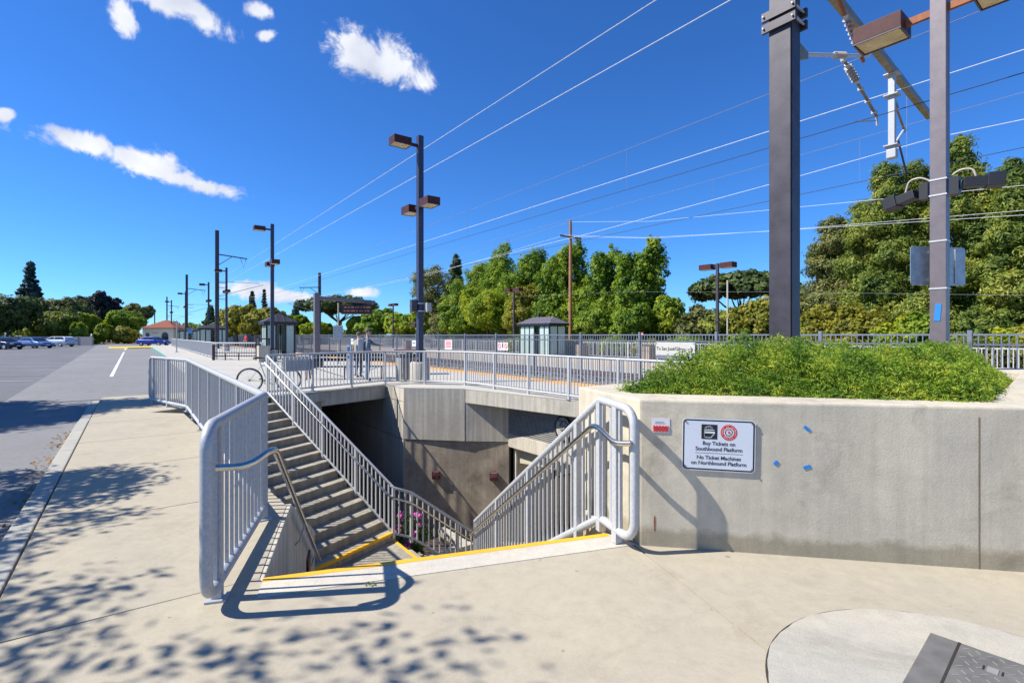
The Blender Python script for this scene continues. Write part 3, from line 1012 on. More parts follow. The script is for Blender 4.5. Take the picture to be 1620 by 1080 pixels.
def railing(name, label, pts, height=1.07, rt=.032, rb=.022, sp=.115, post_sp=1.25, pw=.02, postw=.05, mat=None, round0=False, round1=False, bot=.10, seg=10, maxp=290, group=None, cat='railing', foot=0.0):
    mat = mat or M['galv']
    pts = [Vector(p) for p in pts]
    root = thing(name, label, cat, pts[0], 0, group)
    o = pts[0]
    pts = [p - o for p in pts]
    Z = Vector((0, 0, 1))
    top = [p + Z * (height - rt) for p in pts]
    low = [p + Z * bot for p in pts]
    cr = .13
    for flag, idx in ((round0, 0), (round1, -1)):
        if not flag:
            continue
        nb = 1 if idx == 0 else -2
        out = (pts[idx] - pts[nb]).normalized()
        hz = Vector((out.x, out.y, 0)).normalized()
        mid = (top[idx] + low[idx]) / 2
        ta = arc_corner(top[idx], -Z * -1, -hz, cr)
        ba = arc_corner(low[idx], -Z, -hz, cr)
        if idx == 0:
            top = [mid] + ta + top[1:]
            low = [mid] + ba + low[1:]
        else:
            top = top[:-1] + list(reversed(ta)) + [mid]
            low = low[:-1] + list(reversed(ba)) + [mid]
    cp_ = not (round0 or round1)
    rl_ = rt if (round0 or round1) and rb > rt * .8 else rb
    obj('top_rail', MB().tube(top, rt, seg, cap=cp_), mat, root, smooth=True)
    nl = len(low)
    rad = [rl_] * nl
    if round0:
        rad[0] = rt; rad[1] = rt * .97 + rl_ * .03
        for q in range(2, 8):
            rad[q] = rt + (rl_ - rt) * (q - 1) / 6
    if round1:
        rad[-1] = rt; rad[-2] = rt * .97 + rl_ * .03
    obj('bottom_rail', MB().tube(low, rl_, seg, cap=cp_, radii=rad), mat, root, smooth=True)
    pk = sq_mesh('picket', pw, mat)
    po = sq_mesh('post', postw, mat)
    bpl = MB().box((0, 0, .006), (postw * 2.1, postw * 2.1, .012)).mesh('base_plate', mat)
    n = 0
    extra = MB()
    carry = sp * .5
    for i in range(len(pts) - 1):
        a, b = pts[i], pts[i + 1]
        d = b - a
        Lh = Vector((d.x, d.y, 0)).length
        ang = math.atan2(d.y, d.x)
        t = carry
        while t < Lh:
            p = a + d * (t / Lh)
            inset = (round0 and i == 0 and t < .10) or (round1 and i == len(pts) - 2 and Lh - t < .10)
            if not inset:
                if n < maxp:
                    link('picket', pk, root, p + Z * bot, ang, (1, 1, height - rt - bot))
                else:
                    c = p + Z * (bot + (height - rt - bot) / 2)
                    extra.box(c, (pw, pw, height - rt - bot), ang)
                n += 1
            t += sp
        carry = t - Lh
        np_ = max(1, round(Lh / post_sp))
        for k in range(np_ + (1 if i == len(pts) - 2 else 0)):
            t = Lh * k / np_
            if round0 and i == 0 and k == 0:
                t = .22
            if round1 and i == len(pts) - 2 and k == np_:
                t = Lh - .22
            p = a + d * (t / Lh)
            link('post', po, root, p - Z * foot, ang, (1, 1, height - rt + foot))
            if abs(d.z) < .01:
                link('base_plate', bpl, root, p, ang)
    if extra.v:
        e = obj('far_pickets', extra, mat, root)
        e['kind'] = 'stuff'
    return root


def hand_rail(label, pts, brackets, r=.021):
    root = thing('handrail', label, 'handrail', pts[0])
    o = Vector(pts[0])
    obj('rail_tube', MB().tube([Vector(p) - o for p in pts], r, 12), M['steel'], root, smooth=True)
    for a, b in brackets:
        a, b = Vector(a) - o, Vector(b) - o
        mid = (a + b) / 2 + Vector((0, 0, -.07))
        obj('bracket', MB().tube([a, a + Vector((0, 0, -.05)), mid, b], .009, 8), M['galv'], root, smooth=True)
    return root


def smooth_path(pts, k=3, r=.12):
    out = [Vector(pts[0])]
    for i in range(1, len(pts) - 1):
        a, p, b = Vector(pts[i - 1]), Vector(pts[i]), Vector(pts[i + 1])
        r1 = min(r, (a - p).length * .45, (b - p).length * .45)
        s = p + (a - p).normalized() * r1
        e = p + (b - p).normalized() * r1
        for j in range(k + 1):
            t = j / k
            out.append((1 - t) ** 2 * s + 2 * t * (1 - t) * p + t * t * e)
    out.append(Vector(pts[-1]))
    return out


# left guard rail
railing('guard_rail', 'long galvanized guard rail along the left pavement, near end rounded', [(-1.73, 2.86, 0), (-2.16, 4.40, 0), (-6.80, 10.60, 0), (-8.55, 11.95, 0)], rt=.034, rb=.034, sp=.122, pw=.019, postw=.055, round0=True, round1=True, height=1.11, seg=14, foot=.02, mat=M['galv2'])
# right stair rail
nrm_r = Vector((.954, .299, 0))
r0 = Vector((.935, 3.93, 0)); r1 = Vector((.74, 4.12, 0))
base = B - nrm_r * .06
sl = RISE / TREAD
rp = [Vector((.892, 3.69, .0)), Vector((.72, 4.10, .0)) + Vector((0, 0, .02))]
for t, in ((.5,), (4.4,)):
    q = base + ST_S * t
    rp.append(Vector((q.x, q.y, -sl * t + .04)))
rp[2] = rp[1].lerp(rp[3], .1)
q = T1 + V3 * .12 + U3 * .1
rp.append(Vector((q.x, q.y, LZ + .02)))
for t in (2.7,):
    q = T1 + V3 * t + U3 * .1
    rp.append(Vector((q.x, q.y, LZ - 1.9)))
railing('stair_rail', 'galvanized stair rail on the right of the near flight, rounded end by the planter', rp, rt=.033, rb=.027, sp=.118, pw=.022, postw=.06, round0=True, height=1.09, seg=14, post_sp=1.3)
# far stair rail, then the lower flight
fr_p = [Vector((J.x + .0, J.y + .05, .0)), Vector((F1.x + .05, F1.y + .03, LZ + .05)), T2 + V3 * .35 + Vector((0, 0, LZ - .12))]
for t in (2.6,):
    q = T2 + V3 * t
    fr_p.append(Vector((q.x, q.y, LZ - .12 - .78 * (t - .35))))
railing('stair_rail', 'galvanized stair rail beside the far flight, bending down to the underpass', fr_p, rt=.030, rb=.028, sp=.135, pw=.026, postw=.055, height=1.07, post_sp=1.4)
# platform railing above the passage and along the deck
railing('platform_railing', 'galvanized railing around the trench on the platform, with a grey plate', [(J.x - .05, J.y + .12, 0), (-4.2, 16.75, 0), (-1.5, 16.2, 0), (1.42, 12.6, 0), (4.3, 8.76, 0)], rt=.028, rb=.025, sp=.118, pw=.022, postw=.055, height=1.09, post_sp=1.45)
pd = (Vector((-4.2, 16.75, 0)) - Vector((J.x - .05, J.y + .12, 0))).normalized()
pp = Vector((J.x - .05, J.y + .12, 0)) + pd * .95
pl8 = thing('grey_plate', 'blank blue grey plate fixed to the platform railing beside the bicycle', 'plate', (pp.x - .06, pp.y + .05, .80), math.atan2(pd.y, pd.x))
obj('sheet', MB().box((0, 0, 0), (.92, .012, .42)), M['galv'], pl8, bevel=.004)
for sx in (-.3, .3):
    obj('clamp', MB().box((sx, .02, .0), (.03, .035, .42)), M['galv2'], pl8)

# stainless hand rails
hl = smooth_path([(-1.70, 2.90, .84), (-1.55, 2.97, .83), (-1.49, 3.17, .90), (-2.86, 7.52, -1.75)], 4, .1)
hand_rail('stainless handrail on the left of the near flight, fixed to the cheek wall', hl,
          [(Vector((-1.49, 3.17, .9)).lerp(Vector((-2.86, 7.52, -1.75)), t), A + ST_S * (t * 4.45 - .1) + Vector((0, 0, min(-.12, .9 - 2.65 * t - .22)))) for t in (.45, .80)])
hb = base - nrm_r * .07
hr_pts = smooth_path([(.86, 3.65, .82), (.76, 3.74, .80), (hb.x + .0, hb.y + .02, .90), tuple(hb + ST_S * 4.5 + Vector((0, 0, .9 - sl * 4.5)))], 4, .1)
h0 = Vector((hb.x, hb.y + .02, .9)); h1 = hb + ST_S * 4.5 + Vector((0, 0, .9 - sl * 4.5))
hand_rail('stainless handrail along the right stair rail', hr_pts, [(h0.lerp(h1, t), h0.lerp(h1, t) + nrm_r * .07 + Vector((0, 0, -.03))) for t in (.12, .3, .48, .66, .84)])
f0 = fr_p[0] + Vector((-.03, -.08, .86)); f1 = fr_p[1] + Vector((-.04, -.08, .86)); f2 = fr_p[2] + Vector((.0, -.07, .86)); f3 = fr_p[3] + Vector((0, -.07, .86))
hand_rail('thin stainless handrail along the far stair rail', smooth_path([f0, f1, f2, f3], 4, .2), [(f0.lerp(f1, t), f0.lerp(f1, t) + Vector((.04, .07, -.02))) for t in (.2, .5, .8)])

# ================================================================ planter on the right
plo = [WALL0, WALL0 + WD * 6.6, Vector((8.6, 6.4, 0)), Vector((6.3, 8.7, 0)), Vector((4.55, 7.75, 0)), Vector((.63, 4.80, 0))]
pli = [Vector((1.03, 4.28, 0)), Vector((3.46, 3.74, 0)), Vector((4.7, 4.8, 0)), Vector((6.75, 6.7, 0)), Vector((5.6, 7.9, 0)), Vector((4.5, 7.2, 0)), Vector((1.0, 4.55, 0))]
pt = thing('planter', 'long raised concrete planter with juniper, sign on its front', 'planter')
obj('wall', MB().prism(plo, -.05, 1.11, [pli]), M['wall'], pt, bevel=.016)
obj('soil', MB().sheet(pli, 1.0), M['soil'], pt)
jp = WALL0 + WD * 2.255
obj('control_joint', MB().prism([jp + Vector((0, -.0025, 0)), jp + WD * .006 + Vector((0, -.0025, 0)), jp + WD * .006 + Vector((0, .01, 0)), jp + Vector((0, .01, 0))], .0, 1.04), M['jointline'], pt)
obj('rust_stain', MB().add([tuple(WALL0 + WD * t + Vector((.0, -.0025, z))) for t, z in ((.105, .12), (.113, .115), (.116, .20), (.112, .235), (.106, .23), (.103, .19))], [(0, 1, 2, 3, 4, 5)]), M['rust'], pt)
WANG = math.atan2(WD.y, WD.x)
WN = Vector((WD.y, -WD.x, 0))            # out of the wall towards the camera


def on_wall(t, z, off=.004):
    p = WALL0 + WD * t + WN * off
    return (p.x, p.y, z)


# ---- lettering
def text_mesh(txt, size, mat, align='CENTER', extrude=.0006, spacing=1.0):
    cu = bpy.data.curves.new('lettering', 'FONT')
    cu.body = txt
    cu.size = size
    cu.align_x = align
    cu.align_y = 'CENTER'
    cu.extrude = extrude
    cu.offset = size * .012
    cu.space_character = spacing
    cu.resolution_u = 3
    to = bpy.data.objects.new('lettering_tmp', cu)
    col.objects.link(to)
    dg = bpy.context.evaluated_depsgraph_get()
    me = bpy.data.meshes.new_from_object(to.evaluated_get(dg))
    bpy.data.objects.remove(to, do_unlink=True)
    # stand the text up in the xz plane, facing -y
    me.transform(Matrix.Rotation(R(90), 4, 'X'))
    me.materials.clear()
    me.materials.append(mat)
    me.name = 'lettering'
    return me


def lettering(txt, size, mat, parent, loc, roll=0.0, align='CENTER', spacing=1.0, name='lettering'):
    o = link(name, text_mesh(txt, size, mat, align, spacing=spacing), parent, loc)
    o.rotation_euler = (0, roll, 0)
    return o


def rrect(w, h, r, y0, y1, n=5, cx=0, cz=0):
    pts = []
    for sx, sz, a0 in ((1, 1, 0), (-1, 1, 90), (-1, -1, 180), (1, -1, 270)):
        for i in range(n + 1):
            a = R(a0 + 90 * i / n)
            pts.append((cx + sx * (w / 2 - r) + r * math.cos(a), cz + sz * (h / 2 - r) + r * math.sin(a)))
    k = len(pts)
    vs = [(x, y0, z) for x, z in pts] + [(x, y1, z) for x, z in pts]
    return MB().add(vs, [tuple(range(k)), tuple(range(2 * k - 1, k - 1, -1))] + [(i, (i + 1) % k, (i + 1) % k + k, i + k) for i in range(k)])


sg = thing('ticket_sign', 'white ticket sign with black border and two emblems on the planter wall', 'sign', on_wall(.565, .785, .004), WANG)
sg.rotation_euler = (0, R(.9), WANG)
obj('panel', rrect(.515, .385, .028, -.010, -.004), M['signw'], sg)
obj('border', rrect(.501, .371, .024, -.0112, -.0102), M['signk'], sg)
obj('face', rrect(.480, .350, .018, -.0124, -.0114), M['signw'], sg)
for sx in (-1, 1):
    for sz in (-1, 1):
        obj('bolt', disc_xz(.0075, -.018, -.011, 10), M['brass'], sg).location = (sx * .235, 0, sz * .17)
sq = obj('ticket_emblem', rrect(.112, .108, .002, -.0136, -.0126, cx=-.065, cz=.098), M['signk'], sg)
sq['label'] = 'black square emblem of a hand holding tickets'
tk = MB()
def poly_line(pts, w=.0042, closed=False):
    n = len(pts)
    for i in range(n if closed else n - 1):
        a, b = pts[i], pts[(i + 1) % n]
        tk.bar((a[0] - .065, -.0142, a[1] + .098), (b[0] - .065, -.0142, b[1] + .098), .0008, w)
poly_line([(-.035, .004), (-.035, -.034), (-.026, -.042), (.012, -.042), (.038, -.008), (.038, .004)])
poly_line([(-.036, .014), (.034, .014)], .006)
poly_line([(-.036, -.004), (.036, -.004)], .014)
for x, z0, z1 in ((-.030, .016, .032), (-.018, .016, .037), (-.004, .016, .042), (.010, .016, .038), (.020, .016, .030)):
    poly_line([(x, z0), (x, z1)], .0035)
for x, z in ((-.024, .034), (-.011, .04), (.003, .041), (.015, .034)):
    poly_line([(x - .006, z), (x + .006, z)], .003)
obj('emblem_lines', tk, M['signw'], sq)
rd = obj('payment_emblem', disc_xz(.058, -.0136, -.0126, 32), M['signr'], sg)
rd.location = (.072, 0, .098)
rd['label'] = 'round red emblem with a white lettered ring'
obj('ring', disc_xz(.035, -.0142, -.0137, 28, hole=.028), M['signw'], rd)
obj('ring', disc_xz(.024, -.0142, -.0137, 28), M['signw'], rd)
obj('ring', disc_xz(.027, -.0142, -.0137, 28, hole=.020), M['signk'], rd)
obj('mark', MB().tube([(-.010, -.0146, .006), (.0, -.0146, .010), (.009, -.0146, .002), (.004, -.0146, -.008)], .003, 5), M['signr'], rd)
obj('mark', MB().tube([(-.006, -.0146, -.006), (.0, -.0146, .002), (.002, -.0146, .004)], .0028, 5), M['signr'], rd)
ringt = 'PROOF OF PAYMENT SYSTEM '
for i, ch in enumerate(ringt):
    if ch == ' ':
        continue
    a = R(200) - 2 * math.pi * i / len(ringt)
    me = text_mesh(ch, .0135, M['signw'], extrude=.0002)
    o = link('ring_letter', me, rd, (.0455 * math.cos(a), -.0142, .0455 * math.sin(a)))
    o.rotation_euler = (0, -(a - math.pi / 2), 0)
for txt, z in (('Buy Tickets on', .012), ('Southbound Platform', -.030), ('No Ticket Machines', -.094), ('on Northbound Platform', -.134)):
    lettering(txt, .0395, M['signk'], sg, (.003, -.0130, z), spacing=.97)
obj('divider', MB().box((.003, -.0128, -.060), (.335, .0008, .0022)), M['signk'], sg)

po = thing('paper_notice', 'small white paper notice with a red scrawl taped to the planter wall', 'notice', on_wall(.155, .918, .002), WANG)
obj('sheet', MB().box((0, -.001, 0), (.132, .0016, .112)), M['paper'], po)
sc = []
for i in range(60):
    t = i / 59
    sc.append((-.052 + .104 * (t * 4.0 % 1.0), -.0026, -.012 - .030 * int(t * 4) / 3 + .010 * math.sin(i * 2.1)))
for k in range(4):
    pts = [(-.055 + .11 * j / 14, -.003, -.008 - .011 * k + .006 * math.sin(j * 2.3 + k)) for j in range(15)]
    obj('red_scrawl', MB().tube(pts, .0052, 5), M['signr'], po)
obj('printed_line', MB().box((-.01, -.0026, .026), (.06, .0006, .004)), M['signg'], po)
obj('printed_line', MB().box((-.005, -.0026, .016), (.075, .0006, .004)), M['signg'], po)
for t, z, w_, h_, rot, lab in ((1.175, .925, .05, .022, .7, 'torn blue tape scrap high on the planter wall'), (.968, .668, .034, .03, -.9, 'lowest small blue tape scrap on the planter wall, nearest the sign'), (1.175, .648, .05, .024, -.35, 'blue tape scrap below the high one on the planter wall')):
    o = obj('blue_tape', rrect(w_, h_, .003, -.002, -.0005), M['tape'])
    o.location = on_wall(t, z, .002)
    o.rotation_euler = (0, rot, WANG)
    tag(o, lab, 'tape')

# ---- juniper in the planter
def leaf_quads(pos, nrm, size, aspect=.5, jitter=.6):
    n = len(pos)
    nrm = nrm + rng.normal(0, jitter, (n, 3))
    nrm /= np.linalg.norm(nrm, axis=1, keepdims=True) + 1e-9
    r = rng.normal(0, 1, (n, 3))
    t = np.cross(nrm, r)
    t /= np.linalg.norm(t, axis=1, keepdims=True) + 1e-9
    b = np.cross(nrm, t)
    s = np.asarray(size).reshape(-1, 1)
    vs = np.stack([pos - t * s, pos - b * s * aspect, pos + t * s, pos + b * s * aspect], 1).reshape(-1, 3)
    fs = np.arange(n * 4).reshape(-1, 4)
    return vs, fs


def in_poly(x, y, poly):
    c = np.zeros(len(x), bool)
    m = len(poly)
    for i in range(m):
        a, b = poly[i], poly[(i + 1) % m]
        cond = ((a.y > y) != (b.y > y)) & (x < (b.x - a.x) * (y - a.y) / (b.y - a.y + 1e-12) + a.x)
        c ^= cond
    return c


def juniper():
    grow = [p + (p - Vector((3.6, 5.6, 0))).normalized() * .09 for p in pli]
    grow[0] = Vector((.98, 4.33, 0)); grow[1] = Vector((3.50, 3.66, 0)); grow[2] = Vector((4.62, 4.7, 0)); grow[3] = Vector((6.4, 6.5, 0))
    V, Fq = [], []
    base = 0
    n = 27000
    x = rng.uniform(.8, 6.9, n * 3)
    y = rng.uniform(3.5, 8.1, n * 3)
    k = in_poly(x, y, grow)
    x, y = x[k][:n], y[k][:n]
    # nearer plants get more sprays
    keep = rng.random(len(x)) < np.clip(7.5 / (y + .8) - .45, .25, 1)
    x, y = x[keep], y[keep]
    m = len(x)
    # distance to the rim lowers the mound
    dmin = np.full(m, 9.0)
    for i in range(len(grow)):
        a, b = grow[i], grow[(i + 1) % len(grow)]
        d = np.array([b.x - a.x, b.y - a.y]); L2 = (d ** 2).sum()
        t = np.clip(((x - a.x) * d[0] + (y - a.y) * d[1]) / L2, 0, 1)
        dmin = np.minimum(dmin, np.hypot(x - a.x - t * d[0], y - a.y - t * d[1]))
    lump = .10 * np.sin(x * 3.1 + 1.3) * np.cos(y * 2.7) + .06 * np.sin(x * 7.3 + y * 5.1) + .05 * np.sin(x * 17 + y * 9) * np.sin(y * 14 - x * 6) + .05 * np.sin(x * 11.3 - y * 13)
    hh = 1.06 + (.41 + lump * .8) * np.clip(dmin / .40, .05, 1) ** .6
    hh -= np.clip((x - 2.6) * .03, 0, .10)
    lvl = rng.random(m) ** .45
    z = 1.02 + (hh - 1.02) * lvl
    az = rng.random(m) * 2 * math.pi
    up = rng.uniform(.15, 1.1, m)
    dirs = np.stack([np.cos(az), np.sin(az) - .25, up], 1)
    dirs /= np.linalg.norm(dirs, axis=1, keepdims=True)
    Ln = rng.uniform(.06, .15, m)
    tall = rng.random(m) < .05
    Ln[tall] *= 1.6
    dirs[tall, 2] += .9
    dirs /= np.linalg.norm(dirs, axis=1, keepdims=True)
    q = 9
    P, D, Sz = [], [], []
    for j in range(q):
        t = (j + .5) / q
        c = np.stack([x, y, z], 1) + dirs * (Ln * (t - .3))[:, None] + np.stack([0 * x, 0 * x, -.35 * Ln * t * t], 1)
        c += rng.normal(0, .007, c.shape)
        P.append(c); D.append(np.stack([rng.normal(0, .6, m), rng.normal(-.4, .6, m), rng.uniform(.2, 1, m)], 1)); Sz.append(np.full(m, .0195) * (1.15 - .5 * t))
    vs, fs = leaf_quads(np.concatenate(P), np.concatenate(D), np.concatenate(Sz), .24, .4)
    return np_mesh('juniper', vs, fs, M['l_bush'])


jb = thing('juniper_shrub', 'low spreading green juniper filling the raised planter', 'shrub', (0, 0, 0))
link('foliage', juniper(), jb)
for i in range(26):
    x, y = rng.uniform(1.9, 4.0), rng.uniform(4.7, 5.4)
    obj('stem', MB().tube([(x, y, 1.0), (x + rng.uniform(-.1, .1), y - .05, 1.15), (x + rng.uniform(-.2, .2), y + rng.uniform(-.2, .2), 1.27)], .01, 5, radii=[.014, .01, .005]), M['bark'], jb)

o = obj('yellow_strip', MB().tube([(2.74, 4.33, 1.36), (2.80, 4.33, 1.345), (2.89, 4.32, 1.315)], .008, 6), M['kerbyellow'])
tag(o, 'short yellow strip caught in the juniper', 'strip')

# ---- round pad and steel access cover
CP = Vector((2.05, 2.03, 0))
ring = [(CP.x + .924 * math.cos(i * math.pi / 60), CP.y + .924 * math.sin(i * math.pi / 60)) for i in range(120)]
ring2 = [(CP.x + (.916 + .003 * math.sin(i * .7) + .002 * math.sin(i * 1.9)) * math.cos(i * math.pi / 60), CP.y + (.916 + .003 * math.sin(i * .7) + .002 * math.sin(i * 1.9)) * math.sin(i * math.pi / 60)) for i in range(120)]
struct('pad_joint', MB().sheet(ring, .003), M['joint'])
struct('round_pad', MB().prism(ring2, -.01, .007), M['pad'])
ce1 = Vector((-.757, -.654, 0)); ce2 = Vector((.654, -.757, 0)); cc = Vector((2.24, 2.706, 0))
def cpt(a, b):
    return cc + ce1 * a + ce2 * b
cv = thing('access_cover', 'grey steel access cover with tread pattern let into the round pad', 'access cover', cc)
def crect(a0, a1, b0, b1):
    return [cpt(a0, b0) - cc, cpt(a1, b0) - cc, cpt(a1, b1) - cc, cpt(a0, b1) - cc]
obj('frame', MB().prism(crect(0, .98, 0, .66), -.01, .0105), M['cover'], cv)
obj('lid', MB().prism(crect(.02, .96, .125, .64), 0, .0145), M['cover'], cv)
obj('seam', MB().prism(crect(.0, .97, .112, .1235), 0, .0122), M['joint'], cv)
obj('lifting_plate', MB().prism(crect(.155, .205, .24, .28), 0, .0175), M['dull'], cv)
for b in (.224, .290):
    obj('lifting_slot', MB().prism(crect(.16, .20, b, b + .007), 0, .0168), M['black'], cv)
td = MB().box((0, 0, 0), (.030, .004, .0015)).mesh('tread_bar', M['dull'])
i = 0
for a in range(18):
    for b in range(11):
        aa, bb = .05 + a * .05, .15 + b * .044
        if aa > .94 or (.12 < aa < .24 and .21 < bb < .31):
            continue
        p = cpt(aa, bb + (.022 if a % 2 else 0)) - cc
        if bb > .6:
            continue
        link('tread_bar', td, cv, (p.x, p.y, .0155), math.atan2(ce1.y, ce1.x) + (.75 if (a + b) % 2 else -.75))
# dry leaves by the kerb
for k in range(1):
    pos = np.zeros((150, 3))
    uu = np.concatenate([rng.normal(c_, .22, 15) for c_ in (6.2, 7.1, 7.5, 8.3, 9.0, 9.3, 10.2, 10.6, 11.0, 11.3)]); vv = -.86 - rng.random(150) ** 2 * .22
    pos[:, 0] = -.6 * uu + .8 * vv; pos[:, 1] = .8 * uu + .6 * vv; pos[:, 2] = -.085 + rng.random(150) * .02
    if k == 0:
        P0, N0 = pos, np.tile([0, 0, 1.0], (150, 1))
    else:
        P0 = np.concatenate([P0, pos])
vs, fs = leaf_quads(P0, np.tile([0, 0, 1.0], (len(P0), 1)), np.full(len(P0), .025), .6, .3)
tag(link('leaf_litter', np_mesh('leaf_litter', vs, fs, M['l_dry'])), 'dry brown leaves gathered against the kerb', 'leaves', kind='stuff')
sp = thing('dropped_leaf', 'small green leaf sprig lying on the stair-head strip', 'leaf', (-.92, 3.235, .006))
vs, fs = leaf_quads(np.array([[-.02, 0, .004], [.0, .008, .006], [.02, -.004, .005], [.035, .006, .006]]), np.tile([0, 0, 1.0], (4, 1)), np.full(4, .018), .5, .3)
link('blade', np_mesh('blade', vs, fs, M['l_olean']), sp)

# ================================================================ lamps
def lamp_head(parent, ang, reach, z, sx=.62, sy=.46, sz=.24, post=.08, tilt=0):
    """box lantern held out from the post in direction ang"""
    d = Vector((math.cos(ang), math.sin(ang), 0))
    a = obj('arm', MB().bar(d * post + Vector((0, 0, z)), d * (reach - sx / 2 + .02) + Vector((0, 0, z)), .06, .10), M['lampbrown'], parent)
    h = obj('lamp_head', MB().box((0, 0, 0), (sx, sy, sz)), M['lampbrown'], parent, bevel=.006)
    h.location = d * reach + Vector((0, 0, z + .01))
    h.rotation_euler = (0, 0, ang)
    obj('lens', MB().box((0, 0, -sz / 2 - .004), (sx - .06, sy - .06, .012)), M['lens'], h)
    obj('rim', MB().prism([(-sx / 2, -sy / 2), (sx / 2, -sy / 2), (sx / 2, sy / 2), (-sx / 2, sy / 2)], -sz / 2 - .022, -sz / 2 - .001, [[(-sx / 2 + .02, -sy / 2 + .02), (sx / 2 - .02, -sy / 2 + .02), (sx / 2 - .02, sy / 2 - .02), (-sx / 2 + .02, sy / 2 - .02)]]), M['bronze'], h)
    return h


AU = math.atan2(U3.y, U3.x); AV = math.atan2(V3.y, V3.x)


def platform_lamp(label, loc, postmat, pw=.19, ped=True, box=False, hscale=1.0, group='platform lamp posts with three lanterns', midz=6.0):
    r = thing('lamp_post', label, 'lamp post', loc, 0, group)
    if ped:
        obj('pedestal', MB().lathe((0, 0, -.05), [(.33, 0), (.33, .70), (.30, .74)], 20), M['beam'], r, smooth=True)
        obj('base_plate', MB().box((0, 0, .75), (.36, .36, .06), AU), M['bronze'], r)
        for k in range(4):
            a = AU + R(45 + 90 * k)
            obj('anchor_bolt', MB().lathe((.19 * math.cos(a), .19 * math.sin(a), .78), [(.02, 0), (.02, .06)], 8), M['galv2'], r)
    obj('post', MB().box((0, 0, 4.2 * hscale), (pw, pw, 8.4 * hscale), AU), postmat, r, bevel=.008)
    lamp_head(r, AU, .70, midz)
    lamp_head(r, AU + math.pi, .70, midz)
    lamp_head(r, AV + math.pi, .72, 8.05 * hscale)
    return r


l1 = platform_lamp('tall dark lamp post on round concrete pedestal behind the pier wall', (-3.15, 17.3, 0), M['bluepost'])
obj('junction_box', MB().box((.27, -.05, 2.55), (.24, .16, .30), AU), M['galv2'], l1)
for z in (2.42, 2.68):
    obj('strap', MB().box((0, 0, z), (.215, .215, .03), AU), M['wirew'], l1)
obj('loudspeaker', MB().box((-.2, -.1, 2.6), (.16, .2, .4), AU), M['bronze'], l1)
l2 = copy_tree(l1)
for ch in list(l2.children):
    if ch.name.split('.')[0] in ('junction_box', 'strap', 'loudspeaker'):
        bpy.data.objects.remove(ch, do_unlink=True)
l2.location = (-14.7, 31, 0)
l2['label'] = 'lamp post in front of the nearest left glass shelter'
for k, (p, lab) in enumerate((((-28.8, 51, 0), 'lamp post just right of the tall mast at left'), ((-39, 65, 0), 'lamp post left of the tall mast, third from the stairs'), ((-51, 79, 0), 'far lamp post next to the station roof'), ((-66, 98, 0), 'small distant lamp post above the station roof'))):
    c = copy_tree(l2)
    c.location = p
    c['label'] = lab
lr = platform_lamp('purple grey lamp post rising from the juniper planter, lantern heads at the top', (6.09, 7.2, 0), M['lamppost'], pw=.185, ped=False, midz=6.22)
for ch in lr.children:
    if ch.name.startswith('arm'):
        ch.data = ch.data.copy()
        ch.data.materials[0] = M['rust']
# flood lights on it
for s, ext in ((1, 0), (-1, 0)):
    d = U3 * s
    obj('bracket', MB().box(d * .17 + Vector((0, 0, 3.68)), (.10, .14, .24), AU), M['black'], lr)
    fl = obj('flood_light', MB().box((.05, 0, 0), (.28, .18, .13)).box((.24, 0, .01), (.18, .23, .18)), M['black'], lr, bevel=.008)
    fl.location = d * .34 + Vector((0, 0, 3.66 - (.02 if s > 0 else -.03)))
    fl.rotation_euler = (0, R(12 if s > 0 else 4), math.atan2(d.y, d.x) + (-.25 if s > 0 else .35))
    obj('cable', MB().tube(smooth_path([tuple(d * .11 + Vector((0, 0, 3.82))), tuple(d * .22 + Vector((0, 0, 3.90))), tuple(d * .36 + Vector((0, 0, 3.88))), tuple(d * .40 + Vector((0, 0, 3.70)))], 4, .06), .014, 6), M['insul'], lr, smooth=True)
for z in (3.58, 3.80, 2.93, 2.26):
    obj('strap', MB().box((0, 0, z), (.200, .200, .022), AU), M['galv'], lr)
o = obj('blue_tape', rrect(.07, .24, .004, -.0045, -.001), M['tape'])
o.location = Vector((6.09, 7.2, 1.92)) - V3 * .095 + U3 * .0
o.rotation_euler = (0, R(4), AV - math.pi / 2 + math.pi)
o.rotation_euler = (0, R(4), math.atan2(-U3.y, -U3.x))
tag(o, 'strip of blue tape on the planter lamp post', 'tape')
sb = thing('sign_back', 'blank grey back of a sign strapped behind the planter lamp post', 'sign', (6.09 + .1, 7.2 + .12, 2.60), math.atan2(-U3.y, -U3.x))
sb.rotation_euler = (0, 0, R(9))
obj('plate', rrect(.93, .56, .05, .02, .026), M['signg'], sb)
obj('brace', MB().box((.28, .012, 0), (.012, .012, .5)), M['galv'], sb)
for zz_ in (-.2, .2):
    obj('clip', MB().box((0, 0, zz_), (.3, .03, .035)), M['galv'], sb)

